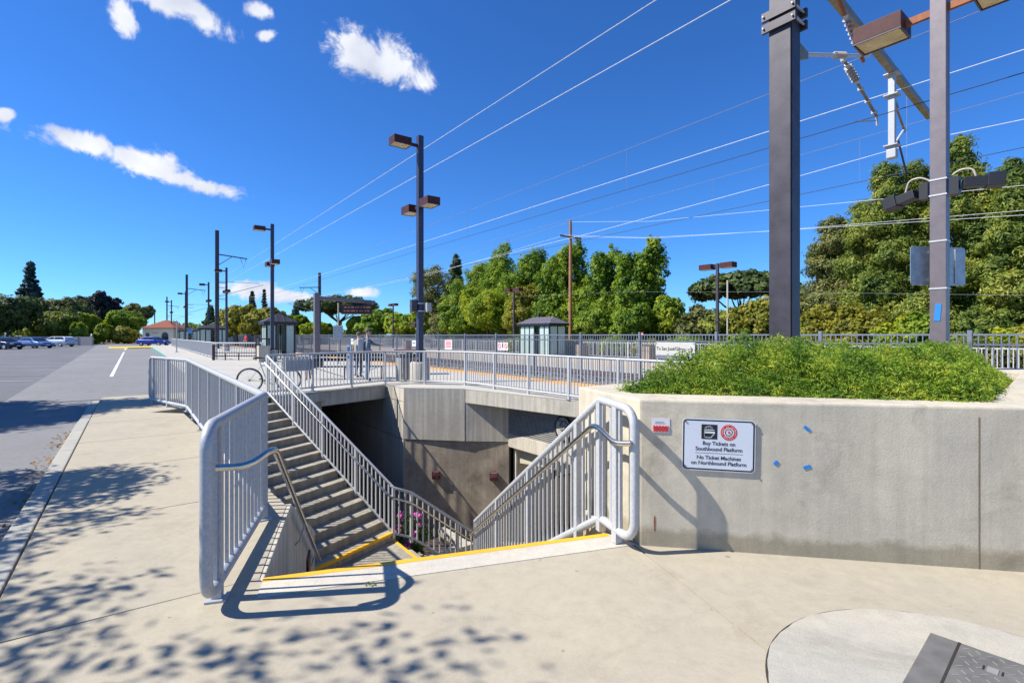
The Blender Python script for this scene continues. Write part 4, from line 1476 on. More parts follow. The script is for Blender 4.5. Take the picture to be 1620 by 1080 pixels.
# ================================================================ overhead line mast and its arms
MP = Vector((4.86, 9.02, 0))
ms = thing('overhead_mast', 'huge dark steel mast standing behind the juniper planter', 'mast', MP)
obj('column', MB().box((0, 0, 6.0), (.37, .36, 12.0), AU), M['ohl'], ms, bevel=.006)
obj('edge_channel', MB().box(-U3 * .192 + Vector((0, 0, 6.0)), (.012, .30, 12.0), AU), M['ohl'], ms)
for z in (7.08, 7.29):
    obj('clamp', MB().prism([(-U3 * .24 - V3 * .24), (-U3 * .24 + V3 * .24), (U3 * .24 + V3 * .24), (U3 * .24 - V3 * .24)], z + .05, z + .065), M['galv2'], ms)
    obj('clamp', MB().box(-V3 * .215 + Vector((0, 0, z)), (.58, .06, .15), AU), M['ohl'], ms)
    obj('clamp', MB().box(V3 * .215 + Vector((0, 0, z)), (.58, .06, .15), AU), M['ohl'], ms)
    for s in (-.25, .25):
        obj('clamp_bolt', MB().bar(U3 * s - V3 * .28 + Vector((0, 0, z)), U3 * s + V3 * .28 + Vector((0, 0, z)), .025), M['galv'], ms)
bd_ = Vector((.76, .65, 0)).normalized()
obj('boom', MB().bar(Vector((.1, .1, 8.75)), bd_ * 11.5 + Vector((0, 0, 8.75)), .15, .20), M['boom'], ms, bevel=.01)


def insulator(parent, a, b, t0, t1, n=6, r=.055, mat=None):
    a, b = Vector(a), Vector(b)
    d = (b - a).normalized()
    for k in range(n):
        p = a.lerp(b, t0 + (t1 - t0) * (k + .5) / n)
        w = (t1 - t0) * (b - a).length / n
        obj('insulator_shed', MB().tube([p - d * w * .32, p, p + d * w * .32], .03, 10, radii=[.028, r, .028]), mat or M['insul'], parent, smooth=True)
    for t in (t0, t1):
        p = a.lerp(b, t)
        obj('insulator_cap', MB().tube([p - d * .05, p + d * .05], .045, 10), M['galv'], parent)


def relp(x, y, z):
    return Vector((x, y, z)) - MP


JN = relp(6.95, 10.6, 7.42)
ct = thing('cantilever', 'pipe cantilever arm with insulators reaching over the near track', 'cantilever', MP)
obj('gusset', MB().add([tuple(relp(5.02, 9.16, 6.55)), tuple(relp(5.02, 9.16, 7.02)), tuple(relp(5.50, 9.50, 6.88)), tuple(relp(5.50, 9.50, 6.76)),
                        tuple(relp(5.06, 9.11, 6.55)), tuple(relp(5.06, 9.11, 7.02)), tuple(relp(5.54, 9.45, 6.88)), tuple(relp(5.54, 9.45, 6.76))],
                       [(0, 1, 2, 3), (7, 6, 5, 4), (0, 4, 5, 1), (1, 5, 6, 2), (2, 6, 7, 3), (3, 7, 4, 0)]), M['boom'], ct)
a, b = relp(5.45, 9.45, 6.84), relp(8.0, 11.35, 7.86)
obj('strut', MB().tube([a, b], .036, 10), M['galv'], ct, smooth=True)
insulator(ct, a, b, .42, .60, 5, .07)
a, b = relp(5.9, 9.75, 9.1), relp(7.75, 11.15, 7.62)
obj('top_tie', MB().tube([a, b], .036, 10), M['rust'], ct, smooth=True)
insulator(ct, a, b, .58, .82, 6, .085)
a, b = JN + Vector((.02, .02, -.04)), relp(8.36, 11.6, 6.62)
obj('steady_arm', MB().tube([a, b], .030, 10), M['boom'], ct, smooth=True)
insulator(ct, a, b, .10, .36, 6, .085)
obj('joint', MB().lathe(tuple(JN), [(.05, -.09), (.07, 0), (.05, .09)], 10), M['galv'], ct)
for t in (.5, .72, .93):
    p = a.lerp(b, t)
    obj('clip', MB().box(p, (.09, .09, .06), .4), M['galv2'], ct)
obj('drop_bracket', MB().bar(b, b + Vector((.02, 0, -.22)), .035), M['galv2'], ct)
obj('registration_arm', MB().tube([b + Vector((0, 0, -.1)), b + U3 * .42 + Vector((0, 0, .02))], .014, 6), M['bronze'], ct)
DT = relp(10.3, 13.7, 0)
dt = thing('drop_post', 'pale galvanized drop tube hanging from the boom between the tracks', 'drop post', MP)
obj('tube', MB().box(DT + Vector((0, 0, 7.62)), (.15, .15, 2.1), AU), M['galv2'], dt, bevel=.01)
for z in (8.65, 8.08, 6.72):
    obj('flange', MB().box(DT + Vector((0, 0, z)), (.32, .32, .03), AU), M['galv2'], dt)
obj('end_cap', MB().box(DT + Vector((0, 0, 6.50)), (.22, .22, .24), AU, 1.0), M['galv2'], dt, bevel=.02)
p0 = DT + Vector((.1, .1, 6.75)); p1 = DT + V3 * .9 + Vector((0, 0, 7.35))
obj('lower_strut', MB().tube([p0, p1], .035, 8), M['galv'], dt, smooth=True)
p2 = DT + Vector((.1, .1, 8.05))
obj('upper_strut', MB().tube([p2, p1 + V3 * .12], .03, 8), M['boom'], dt, smooth=True)
insulator(dt, p2, p1, .08, .32, 5, .07)
p3 = p0.lerp(p1, .45); p4 = DT + V3 * 1.15 + Vector((0, 0, 6.22))
obj('steady_arm', MB().tube([p3, p4], .025, 8), M['bronze'], dt, smooth=True)
obj('registration_arm', MB().tube([p4, p4 + U3 * .4 + Vector((0, 0, .03))], .013, 6), M['bronze'], dt)
obj('hanger_wire', MB().tube([DT + V3 * 1.2 + Vector((0, 0, 8.6)), DT + V3 * 1.2 + Vector((0, 0, 6.6))], .006, 5), M['wireg'], dt)

# ================================================================ overhead wires
def wire(label, pts, r, mat, group=None):
    o = obj('overhead_wire', MB().tube(pts, r, 5), mat, smooth=True)
    return tag(o, label, 'wire', group)


def uline(v, h, u0=-8, u1=330, sag=0.0, n=24):
    return [S(u0 + (u1 - u0) * (i / n) ** 1.6, v, h - sag * math.sin(math.pi * ((u0 + (u1 - u0) * (i / n) ** 1.6) / 60 % 1))) for i in range(n + 1)]


wire('upper bright feeder wire crossing the open sky', uline(10.2, 9.76), .012, M['wirew'])
wire('lower bright feeder wire running just under the upper one', uline(10.2, 8.74), .012, M['wirew'])
wire('thick white static wire above the dark contact wire', uline(16.9, 8.36), .012, M['wirew'])
wire('bowed white wire beyond the tracks dropping towards the utility pole', [S(-2, 21, 7.8), S(2.9, 21, 7.95), S(5, 21, 8.05), S(10.3, 21, 7.8), S(20, 21, 7.45), S(40.6, 21, 7.06), S(90, 21, 7.1), S(200, 21, 7.1)], .011, M['wirew'])
for vc, mh, chh, lab in ((13.65, 8.15, 6.62, 'near'), (19.0, 8.1, 6.6, 'far')):
    mess = [S(u_, vc, mh - (.45 if i % 2 else 0)) for i, u_ in enumerate((-26, 4.2, 34, 64, 94, 124, 154, 220))]
    pts = []
    for i in range(len(mess) - 1):
        for k in range(10):
            t = k / 10
            a, b = mess[i], mess[i + 1]
            p = a.lerp(b, t)
            pts.append(p)
    wire('thin grey messenger wire over the %s track' % lab, uline(vc, mh, sag=.25, n=60), .008, M['wireg'])
    wire('dark contact wire over the %s track' % lab, uline(vc, chh), .010, M['wireb'])
    for k in range(7):
        u_ = 1.2 + 5.2 * k
        o = obj('dropper', MB().tube([S(u_, vc, chh), S(u_, vc, mh - .25 * math.sin(math.pi * (u_ / 60 % 1)) + .0)], .005, 5), M['wireg'])
        tag(o, 'thin hanging dropper between the wires over the %s track' % lab, 'dropper', 'droppers over the %s track' % lab)
UP = S(30.17, 28.6)
wire('top utility line running right from the wooden pole', [S(30.17, 28.60, 10.83), S(22.14, 28.60, 9.44), S(13.93, 28.60, 8.61), S(3.87, 28.60, 7.60), S(-5.54, 28.60, 7.41)], 0.010, M['wirew'])
wire('second utility line below the top one, right of the wooden pole', [S(30.17, 29.06, 9.67), S(22.14, 29.06, 8.33), S(13.93, 29.06, 7.50), S(3.87, 29.06, 6.67), S(-5.54, 29.06, 6.49)], 0.009, M['wirew'])
wire('lowest of the paired utility lines right of the wooden pole', [S(30.17, 27.95, 9.67), S(22.14, 27.95, 8.24), S(13.93, 27.95, 7.32), S(3.87, 27.95, 6.31), S(-5.54, 27.95, 6.12)], 0.009, M['wirew'])
wire('utility line running left from the top of the wooden pole', [S(30.17, 28.60, 10.83), S(55.36, 28.60, 9.72), S(110.71, 28.60, 9.90), S(202.97, 28.60, 9.90)], .018, M['wireg'])
wire('utility line running left from the crossarm of the wooden pole', [S(30.17, 27.95, 9.67), S(55.36, 27.95, 8.61), S(110.71, 27.95, 8.98), S(202.97, 27.95, 8.98)], 0.009, M['wirew'])
wire('thin low cable strung in front of the far trees', [S(36.90, 28.14, 5.11), S(24.91, 28.14, 4.74), S(13.93, 28.14, 4.00), S(3.87, 28.14, 3.17), S(-5.54, 28.14, 2.98)], .006, M['wireg'])

wp = thing('utility_pole', 'tall wooden utility pole with crossarm beyond the far shelter', 'utility pole', UP)
obj('pole', MB().tube([(0, 0, -.1), (0, 0, 6), (0, 0, 10.95)], .15, 10, radii=[.17, .15, .11]), M['wood'], wp, smooth=True)
obj('crossarm', MB().bar(V3 * -1.2 + Vector((0, 0, 9.6)), V3 * 1.2 + Vector((0, 0, 9.6)), .1, .12), M['woodgrey'], wp)
for s in (-1.1, -.5, .5, 1.1):
    obj('pin_insulator', MB().lathe(tuple(V3 * s + Vector((0, 0, 9.66))), [(.02, 0), (.05, .06), (.03, .14)], 8), M['insul'], wp)
obj('cross_brace', MB().bar((0, 0, 9.0), V3 * .7 + Vector((0, 0, 9.55)), .04), M['galv2'], wp)


def mast(label, loc, hgt, arm_side=1, group='dark line masts along the tracks', arms=True, w=.40):
    r = thing('line_mast', label, 'mast', loc, 0, group)
    obj('column', MB().box((0, 0, hgt / 2), (w, w, hgt), AU), M['ohl'], r)
    if arms:
        d = V3 * arm_side
        obj('top_arm', MB().bar(Vector((0, 0, hgt * .80)), d * 3.2 + Vector((0, 0, hgt * .78)), .12), M['ohl'], r)
        obj('arm_brace', MB().bar(Vector((0, 0, hgt * .70)), d * 1.6 + Vector((0, 0, hgt * .79)), .07), M['ohl'], r)
        obj('hanger', MB().tube([d * 2.5 + Vector((0, 0, hgt * .78)), d * 2.8 + Vector((0, 0, hgt * .70)), d * 3.1 + Vector((0, 0, hgt * .78))], .03, 5), M['ohl'], r)
        for z in (.56, .52, .42):
            obj('side_arm', MB().bar(Vector((0, 0, hgt * z)), d * 1.1 + Vector((0, 0, hgt * z)), .06), M['ohl'], r)
        obj('cantilever_tube', MB().bar(Vector((0, 0, hgt * .44)), d * 5.0 + Vector((0, 0, hgt * .56)), .06), M['galv2'], r)
        obj('cantilever_tie', MB().bar(Vector((0, 0, hgt * .57)), d * 4.6 + Vector((0, 0, hgt * .57)), .05), M['galv2'], r)
    return r


mast('tall dark line mast with side arm, left of the shelters', S(69, 8, 0), 14)
mast('distant line mast just right of the station roof', S(118, 8.5, 0), 13.5)
mast('thin far line mast above the station roof', S(190, 8.5, 0), 13.5, w=.34)
mast('thin far line mast left of the roof ridge', S(300, 8.5, 0), 13.5, arms=False, w=.45)
mast('line mast on the far side of the tracks above the umbrella pine', S(87, 25, 0), 12, -1)
mast('short distant mast behind the left shelter', S(150, 25, 0), 12, -1, arms=False)

# ================================================================ fences and far platform
def long_fence(label, v, base, hgt, u0, u1, post_sp, pk_sp, mat, pw, postw, rails, near_u, postcap=True, name='picket_fence', posth=None):
    root = thing(name, label, 'fence', S(u0, v, base))
    for z in rails:
        obj('rail', MB().bar(Vector((0, 0, z)), U3 * (u1 - u0) + Vector((0, 0, z)), .035, .045), mat, root)
    pk = sq_mesh('picket', pw, mat)
    po = sq_mesh('post', postw, mat)
    k = 0
    u = 0.0
    while u < u1 - u0:
        link('post', po, root, U3 * u, AU, (1, 1, posth or hgt + .06))
        u += post_sp
    cand = []
    u = pk_sp * .5
    while u < u1 - u0:
        cand.append(u)
        u += pk_sp
    cand.sort(key=lambda q: abs(q + u0 - near_u))
    far = MB()
    for i, u in enumerate(cand):
        if i < 290:
            link('picket', pk, root, U3 * u + Vector((0, 0, .1)), AU, (1, 1, hgt - .1))
        elif u + u0 < 170:
            far.box(U3 * u + Vector((0, 0, .1 + (hgt - .1) / 2)), (pw, pw, hgt - .1), AU)
    o = obj('far_pickets', far, mat, root)
    o['kind'] = 'stuff'
    return root


FB = -.50
long_fence('blue grey picket fence standing between the two tracks', 16.4, FB, 2.13, -6.9, 200, 3.36, .135, M['fence'], .022, .09, (2.11, 1.87, .25), 6, posth=2.22)
long_fence('pale galvanized railing at the back of the far platform', 27.0, 0, 1.10, -30, 190, 2.4, .15, M['galv'], .03, .07, (1.08, .12), 8, name='platform_back_railing')
FANG = math.atan2(-U3.y, -U3.x)


def fence_sign(name, label, u, z, w, h, mat, v=16.32, rz=FANG):
    t = thing(name, label, 'sign', S(u, v, z), rz)
    obj('panel', MB().box((0, 0, 0), (w, .02, h)), mat, t, bevel=.006)
    return t


g = fence_sign('direction_sign', 'beige sign reading To San Jose/Gilroy with arrow on the middle fence', 11.55, 1.08, 1.72, .50, M['signbeige'])
lettering('To San José/Gilroy', .185, M['signk'], g, (-.18, -.013, .0), spacing=.93)
obj('arrow', MB().box((.66, -.013, 0), (.22, .004, .025)).bar((.68, -.013, .085), (.77, -.013, 0), .004, .028).bar((.68, -.013, -.085), (.77, -.013, 0), .004, .028), M['signk'], g)
obj('lower_panel', MB().box((-.3, 0, -.32), (1.1, .02, .12)), M['fence'], g)
lettering('To Bus', .10, M['signbeige'], g, (-.2, -.013, -.32))
for sx in (-.82, .82):
    obj('bolt', disc_xz(.02, -.02, -.008, 8), M['signk'], g).location = (sx, 0, .2)
g = fence_sign('warning_sign', 'white sign with two red rings on the middle fence right of the lamp', 22.6, .98, .98, .42, M['paper'])
for sx in (-.30, .30):
    r_ = obj('ring', disc_xz(.14, -.016, -.011, 20, hole=.10), M['signr'], g)
    r_.location = (sx, 0, .02)
    obj('bar', MB().bar((-.08, -.0145, .08), (.08, -.0145, -.08), .004, .03), M['signr'], r_)
obj('figure', MB().box((0, -.013, .03), (.10, .004, .22)).box((0, -.013, .16), (.07, .004, .06)), M['signk'], g)
g = fence_sign('notice_board', 'white notice with red lines of print on the middle fence', 28.6, .98, .92, .62, M['paper'])
for k in range(5):
    obj('print_line', MB().box((0, -.013, .22 - k * .09), (.74 - .1 * (k % 2), .004, .045)), M['signr'], g)
g = fence_sign('small_notice', 'small white notice on the fence right of the gantry post', 33.6, 1.0, .62, .44, M['signw'])
obj('print_line', MB().box((0, -.013, .02), (.4, .004, .05)), M['signk'], g)
g = fence_sign('small_notice', 'small white notice on the fence right of the nearest shelter', 46.5, 1.0, .62, .55, M['signw'])
obj('print_line', MB().box((0, -.013, .08), (.4, .004, .05)), M['signk'], g)

# ribbed bins on the far platform
def ribbed_bin(label, loc, group='ribbed bins on the far platform'):
    r = thing('ribbed_bin', label, 'bin', loc, AU, group)
    obj('body', MB().box((0, 0, .47), (.62, .62, .94)), M['beigebin'], r, bevel=.01)
    for k in range(5):
        for s in (-1, 1):
            obj('rib', MB().box((-.25 + k * .125, s * .325, .47), (.07, .03, .92)), M['beigebin'], r)
            obj('rib', MB().box((s * .325, -.25 + k * .125, .47), (.03, .07, .92)), M['beigebin'], r)
    obj('lid', MB().box((0, 0, .96), (.5, .5, .06)), M['bronze'], r, bevel=.01)
    return r


def sitepx(px, v):
    r = (px - 810) / 800
    return S(v * (.8 - .6 * r) / (.6 + .8 * r), v)


ribbed_bin('ribbed beige bin right of the far shelter', sitepx(921, 24.5))
ribbed_bin('ribbed beige bin left of the direction sign', sitepx(1026, 24.3))
ribbed_bin('ribbed beige bin behind the tall dark lamp post', sitepx(645, 24.5))

# far platform double lamps
def far_lamp(label, loc, copy=None):
    if copy:
        c = copy_tree(copy)
        c.location = loc
        c['label'] = label
        return c
    r = thing('double_lamp', label, 'lamp post', loc, 0, 'double headed lamps on the far platform')
    obj('post', MB().box((0, 0, 2.75), (.13, .13, 5.5), AU), M['bronze'], r)
    lamp_head(r, AU, .62, 5.35, .72, .5, .26, .05)
    lamp_head(r, AU + math.pi, .62, 5.35, .72, .5, .26, .05)
    obj('collar', MB().box((0, 0, 2.4), (.22, .22, .12), AU), M['bronze'], r)
    return r


fl0 = far_lamp('double headed lamp on the far platform left of the tall mast', sitepx(1135, 25.5))
far_lamp('double headed lamp just left of the far shelter', sitepx(813, 25.5), fl0)
far_lamp('double headed lamp left of the tall dark lamp post', sitepx(622, 25.8), fl0)
g = tag(obj('thin_pole', MB().tube([(0, 0, 0), (0, 0, 5.0)], .055, 8), M['beam'], smooth=True), 'thin pale pole right of the far double lamp', 'pole')
g.location = sitepx(1151, 29.5)
pe = thing('yield_post', 'thin post with small red and white sign among the far trees', 'sign', sitepx(1016, 28.2), FANG)
obj('post', MB().box((0, 0, .9), (.05, .05, 1.8)), M['galv'], pe)
obj('plate', MB().box((0, -.03, 1.68), (.24, .02, .24)), M['signr'], pe)
obj('band', MB().box((0, -.045, 1.68), (.20, .01, .06)), M['signw'], pe)


# ---- glass shelters
def shelter(label, loc, rz, L, D, roofm, hgt=2.32, group='glass platform shelters', gable=.5, hip=.5):
    r = thing('glass_shelter', label, 'shelter', loc, rz, group)
    for sx in (-1, 1):
        for sy in (-1, 1):
            obj('post', MB().box((sx * L / 2, sy * D / 2, hgt / 2), (.10, .10, hgt)), M['shframe'], r)
    nl = max(3, round(L / .62))
    for sy in (-1, 1):
        w = L / nl
        for k in range(nl):
            if sy < 0 and k in (nl // 2, ):
                continue
            g = obj('glass_pane', MB().box((-L / 2 + (k + .5) * w, sy * D / 2, hgt / 2 + .05), (w - .13, .015, hgt - .25)), M['shglass'], r)
        for k in range(1, nl):
            obj('mullion', MB().box((-L / 2 + k * w, sy * D / 2, hgt / 2), (.06, .06, hgt)), M['shframe'], r)
    nd = max(2, round(D / .75))
    for sx in (-1, 1):
        w = D / nd
        for k in range(nd):
            obj('glass_pane', MB().box((sx * L / 2, -D / 2 + (k + .5) * w, hgt / 2 + .05), (.015, w - .11, hgt - .25)), M['shglass'], r)
        for k in range(1, nd):
            obj('mullion', MB().box((sx * L / 2, -D / 2 + k * w, hgt / 2), (.05, .05, hgt)), M['shframe'], r)
    obj('fascia', MB().prism([(-L / 2 - .2, -D / 2 - .2), (L / 2 + .2, -D / 2 - .2), (L / 2 + .2, D / 2 + .2), (-L / 2 - .2, D / 2 + .2)], hgt, hgt + .17), M['shframe'], r)
    z0, z1 = hgt + .17, hgt + .17 + gable
    a, b = L / 2 + .22, D / 2 + .22
    rl = L / 2 - hip * b
    rf = obj('roof', MB().add([(-a, -b, z0), (a, -b, z0), (a, b, z0), (-a, b, z0), (-rl, 0, z1), (rl, 0, z1)], [(0, 1, 5, 4), (2, 3, 4, 5), (1, 2, 5), (3, 0, 4), (3, 2, 1, 0)]), roofm, r)
    n = int(2 * a / .42)
    for k in range(n + 1):
        x = -a + 2 * a * k / n
        f = 1.0
        if abs(x) > rl:
            f = max(.02, (a - abs(x)) / (a - rl + 1e-6))
        for s in (-1, 1):
            obj('seam', MB().bar((x, s * b, z0 + .02), (x, s * b * (1 - f), z0 + (z1 - z0) * f + .02), .035, .04), roofm, rf)
    obj('bench', MB().box((0, D * .18, .45), (L * .7, .42, .05)), M['black'], r)
    obj('bench_support', MB().box((-L * .25, D * .18, .22), (.05, .3, .44)).box((L * .25, D * .18, .22), (.05, .3, .44)), M['black'], r)
    return r


p = sitepx(858, 25.3)
shelter('glass shelter with ribbed lilac roof on the far platform', (p.x, p.y, 0), AU + math.pi + R(0), 3.5, 1.6, M['shroof2'])
shelter('nearest glass shelter on the left platform, dark hipped roof', (-15.9, 34.4, 0), R(0) + AV, 1.75, 1.5, M['shroof'], gable=.62, hip=.95)
shelter('second glass shelter on the left platform, at the mast foot', (-38.2, 64.5, 0), AV, 3.0, 2.8, M['shroof'], gable=.55, hip=.95)
shelter('small distant glass shelter near the station house', (-60.5, 95, 0), AV, 3.4, 2.8, M['shroof'], gable=.55, hip=.95)
bn = thing('litter_bin', 'beige litter bin with dark hood beside the nearest left shelter', 'bin', (-14.9, 30.3, 0), AU)
obj('body', MB().box((0, 0, .48), (.62, .62, .96)), M['beam'], bn, bevel=.03)
obj('hood', MB().box((0, -.28, 1.18), (.6, .05, .36)).box((0, .28, 1.18), (.6, .05, .36)).box((0, 0, 1.38), (.64, .64, .06)), M['black'], bn)

# ---- ramp enclosure railing further along
rr = railing('ramp_railing', 'galvanized railing enclosing the ramp further along the platform', [S(90, 4.6), S(38.3, 4.4), Vector((-16.3, 33.0, 0))], height=1.12, sp=.17, pw=.03, rt=.035, rb=.03, post_sp=2.6, postw=.07, maxp=290)
g = thing('brown_gate_rail', 'low dark brown barrier in front of the ramp railing', 'barrier', (-19.0, 32.2, 0))
for x in (0, 2.75):
    obj('post', MB().box((x, x * .0, .5 if x == 0 else .75), (.12, .12, 1.0 if x == 0 else 1.5)), M['lampbrown'], g)
for z in (.28, .48, .92):
    obj('rail', MB().bar((0, 0, z), (2.75, 0, z), .05), M['lampbrown'], g)
for x in (.75, 1.6):
    obj('stay', MB().box((x, 0, .22), (.05, .05, .44)), M['lampbrown'], g)

# ---- departure sign gantry
gy = thing('departure_gantry', 'grey steel gantry post and beam over the platform, left of the two people', 'gantry', (-10.05, 26, 0))
obj('post', MB().box((0, 0, 1.88), (.25, .25, 3.76), AU), M['lamppost'], gy, bevel=.01)
obj('foot', MB().box((0, 0, .14), (.5, .5, .28), AU), M['bronze'], gy)
be = V3 * 3.1
obj('beam', MB().bar(V3 * .1 + Vector((0, 0, 3.52)), be + Vector((0, 0, 3.40)), .2, .17), M['lamppost'], gy)
ds = thing('departure_board', 'dark departure board with amber lines hung below the gantry beam', 'display', Vector((-10.05, 26, 2.98)) + V3 * 2.1, AV)
ds.rotation_euler = (R(-8), 0, R(2))
obj('case', MB().box((0, 0, 0), (1.62, .22, .50)), M['led'], ds, bevel=.02)
obj('hanger', MB().box((-.6, 0, .32), (.05, .05, .2)).box((.6, 0, .32), (.05, .05, .2)), M['bronze'], ds)
for k in range(2):
    x = -.66
    while x < .66:
        w_ = random.choice((.10, .16, .22))
        obj('amber_text', MB().box((x + w_ / 2, -.114, .10 - k * .2), (w_, .006, .075)), M['ledt'], ds)
        x += w_ + .06
g = thing('pole_sign', 'small grey box sign on a thin pale pole under the gantry', 'sign', Vector((-10.05, 26, 0)) + V3 * 1.6 + U3 * 1.5)
obj('pole', MB().box((0, 0, 1.7), (.06, .06, 3.4), AU), M['beam'], g)
obj('box', MB().box((0, -.05, 1.75), (.5, .12, .75), .1), M['signg'], g, bevel=.02)
g = thing('small_gantry', 'far small departure board hung from a post, left of the tall dark lamp', 'display', sitepx(660, 25.6))
obj('post', MB().box((0, 0, 1.6), (.16, .16, 3.2), AU), M['bronze'], g)
obj('arm', MB().bar((0, 0, 3.05), U3 * 1.7 + Vector((0, 0, 3.05)), .10), M['bronze'], g)
obj('case', MB().box(U3 * .95 + Vector((0, 0, 2.72)), (1.4, .2, .42), AU), M['led'], g)
for k in range(2):
    obj('amber_text', MB().box(U3 * .95 - V3 * .11 + Vector((0, 0, 2.80 - k * .15)), (1.1, .01, .05), AU), M['ledt'], g)

# ---- bench and picnic table behind the railing
def bench(label, loc, rz, L):
    r = thing('platform_bench', label, 'bench', loc, rz)
    for k in range(3):
        obj('seat_slat', MB().box((0, -.18 + k * .16, .46), (L, .13, .035)), M['black'], r)
    for k in range(2):
        obj('back_slat', MB().box((0, .26 + k * .03, .70 + k * .16), (L, .03, .11)), M['black'], r)
    for x in (-L / 2 + .05, 0, L / 2 - .05):
        obj('leg', MB().tube([(x, -.22, 0), (x, -.16, .44)], .022, 6), M['lampbrown'], r)
        obj('leg', MB().tube([(x, .30, 0), (x, .16, .44), (x, .30, .92)], .022, 6), M['lampbrown'], r)
    for s in (-1, 1):
        obj('stay', MB().tube([(s * .1, .1, .08), (s * L * .42, .1, .42)], .012, 5), M['black'], r)
    return r


bench('long black slatted bench behind the platform railing', (-6.05, 18.4, 0), R(8), 2.7)
tb = thing('picnic_table', 'small table with brown wooden top behind the dark lamp post', 'table', (-4.2, 20.8, 0), .2)
obj('top', MB().box((0, 0, .98), (1.25, .75, .07)), M['brownwood'], tb, bevel=.01)
obj('pedestal', MB().box((0, 0, .48), (.26, .26, .95)), M['beam'], tb)
obj('shelf', MB().box((0, 0, .72), (.9, .5, .2)), M['black'], tb)
tc_ = thing('square_bin', 'square brown grey bin beside the lamp pedestal', 'bin', (-3.75, 17.55, 0), AU)
obj('body', MB().box((0, 0, .42), (.42, .42, .84)), M['dull'], tc_, bevel=.015)
obj('lid', MB().box((0, 0, .87), (.46, .46, .06)), M['bronze'], tc_, bevel=.015)


# ---- bicycle
def bicycle(label, loc, rz):
    r = thing('bicycle', label, 'bicycle', loc, rz)
    r.rotation_euler = (R(6), 0, rz)
    R_ = .335

    def ringmesh(rad, tr, seg=36):
        return MB().tube([(rad * math.cos(2 * math.pi * i / seg), 0, rad * math.sin(2 * math.pi * i / seg)) for i in range(seg + 1)], tr, 6, cap=False)
    for cx_ in (-.51, .51):
        w = obj('wheel', ringmesh(R_ - .03, .012), M['chrome'], r)
        w.location = (cx_, 0, R_)
        obj('tyre', ringmesh(R_, .019), M['blackrubber'], w)
        sp_ = MB()
        for k in range(18):
            a = 2 * math.pi * k / 18
            sp_.tube([(.02 * math.cos(a + .6), .02 * (-1) ** k, .02 * math.sin(a + .6)), ((R_ - .03) * math.cos(a), 0, (R_ - .03) * math.sin(a))], .0022, 4)
        obj('spokes', sp_, M['chrome'], w)
        obj('hub', MB().tube([(0, -.05, 0), (0, .05, 0)], .022, 8), M['black'], w)
    seat = (-.22, 0, .80); bb = (-.06, 0, .29); head = (.36, 0, .80); hb_ = (.39, 0, .66)
    fm = MB()
    for a, b, rr_ in ((seat, bb, .015), (bb, hb_, .018), ((-.20, 0, .74), head, .015), (bb, (-.51, 0, R_), .010), ((-.20, 0, .74), (-.51, 0, R_), .009), (head, hb_, .02)):
        fm.tube([a, b], rr_, 8)
    obj('frame', fm, M['mint'], r, smooth=True)
    obj('fork', MB().tube([hb_, (.45, 0, .5), (.51, 0, R_)], .013, 8), M['mint'], r)
    obj('seat_post', MB().tube([seat, (-.245, 0, .93)], .012, 8), M['chrome'], r)
    obj('saddle', MB().tube([(-.40, 0, .95), (-.32, 0, .97), (-.2, 0, .965), (-.10, 0, .955)], .05, 8, radii=[.05, .075, .045, .02], flat=.45), M['black'], r, smooth=True)
    obj('stem', MB().tube([head, (.345, 0, .90), (.43, 0, .93)], .013, 8), M['black'], r)
    obj('handlebar', MB().tube([(.40, -.26, .95), (.43, -.12, .93), (.43, .12, .93), (.40, .26, .95)], .012, 8), M['black'], r)
    obj('chainring', MB().tube([(-.06, -.03, .29), (-.06, -.04, .29)], .09, 20), M['chrome'], r)
    for s in (-1, 1):
        obj('crank', MB().tube([(-.06, s * .05, .29), (-.06 + s * .12, s * .07, .29 - s * .10)], .009, 6), M['black'], r)
        obj('pedal', MB().box((-.06 + s * .12, s * .12, .29 - s * .10), (.09, .08, .02)), M['black'], r)
    return r


bicycle('mint green bicycle leaning against the platform railing', (-6.88, 14.35, 0), R(12))


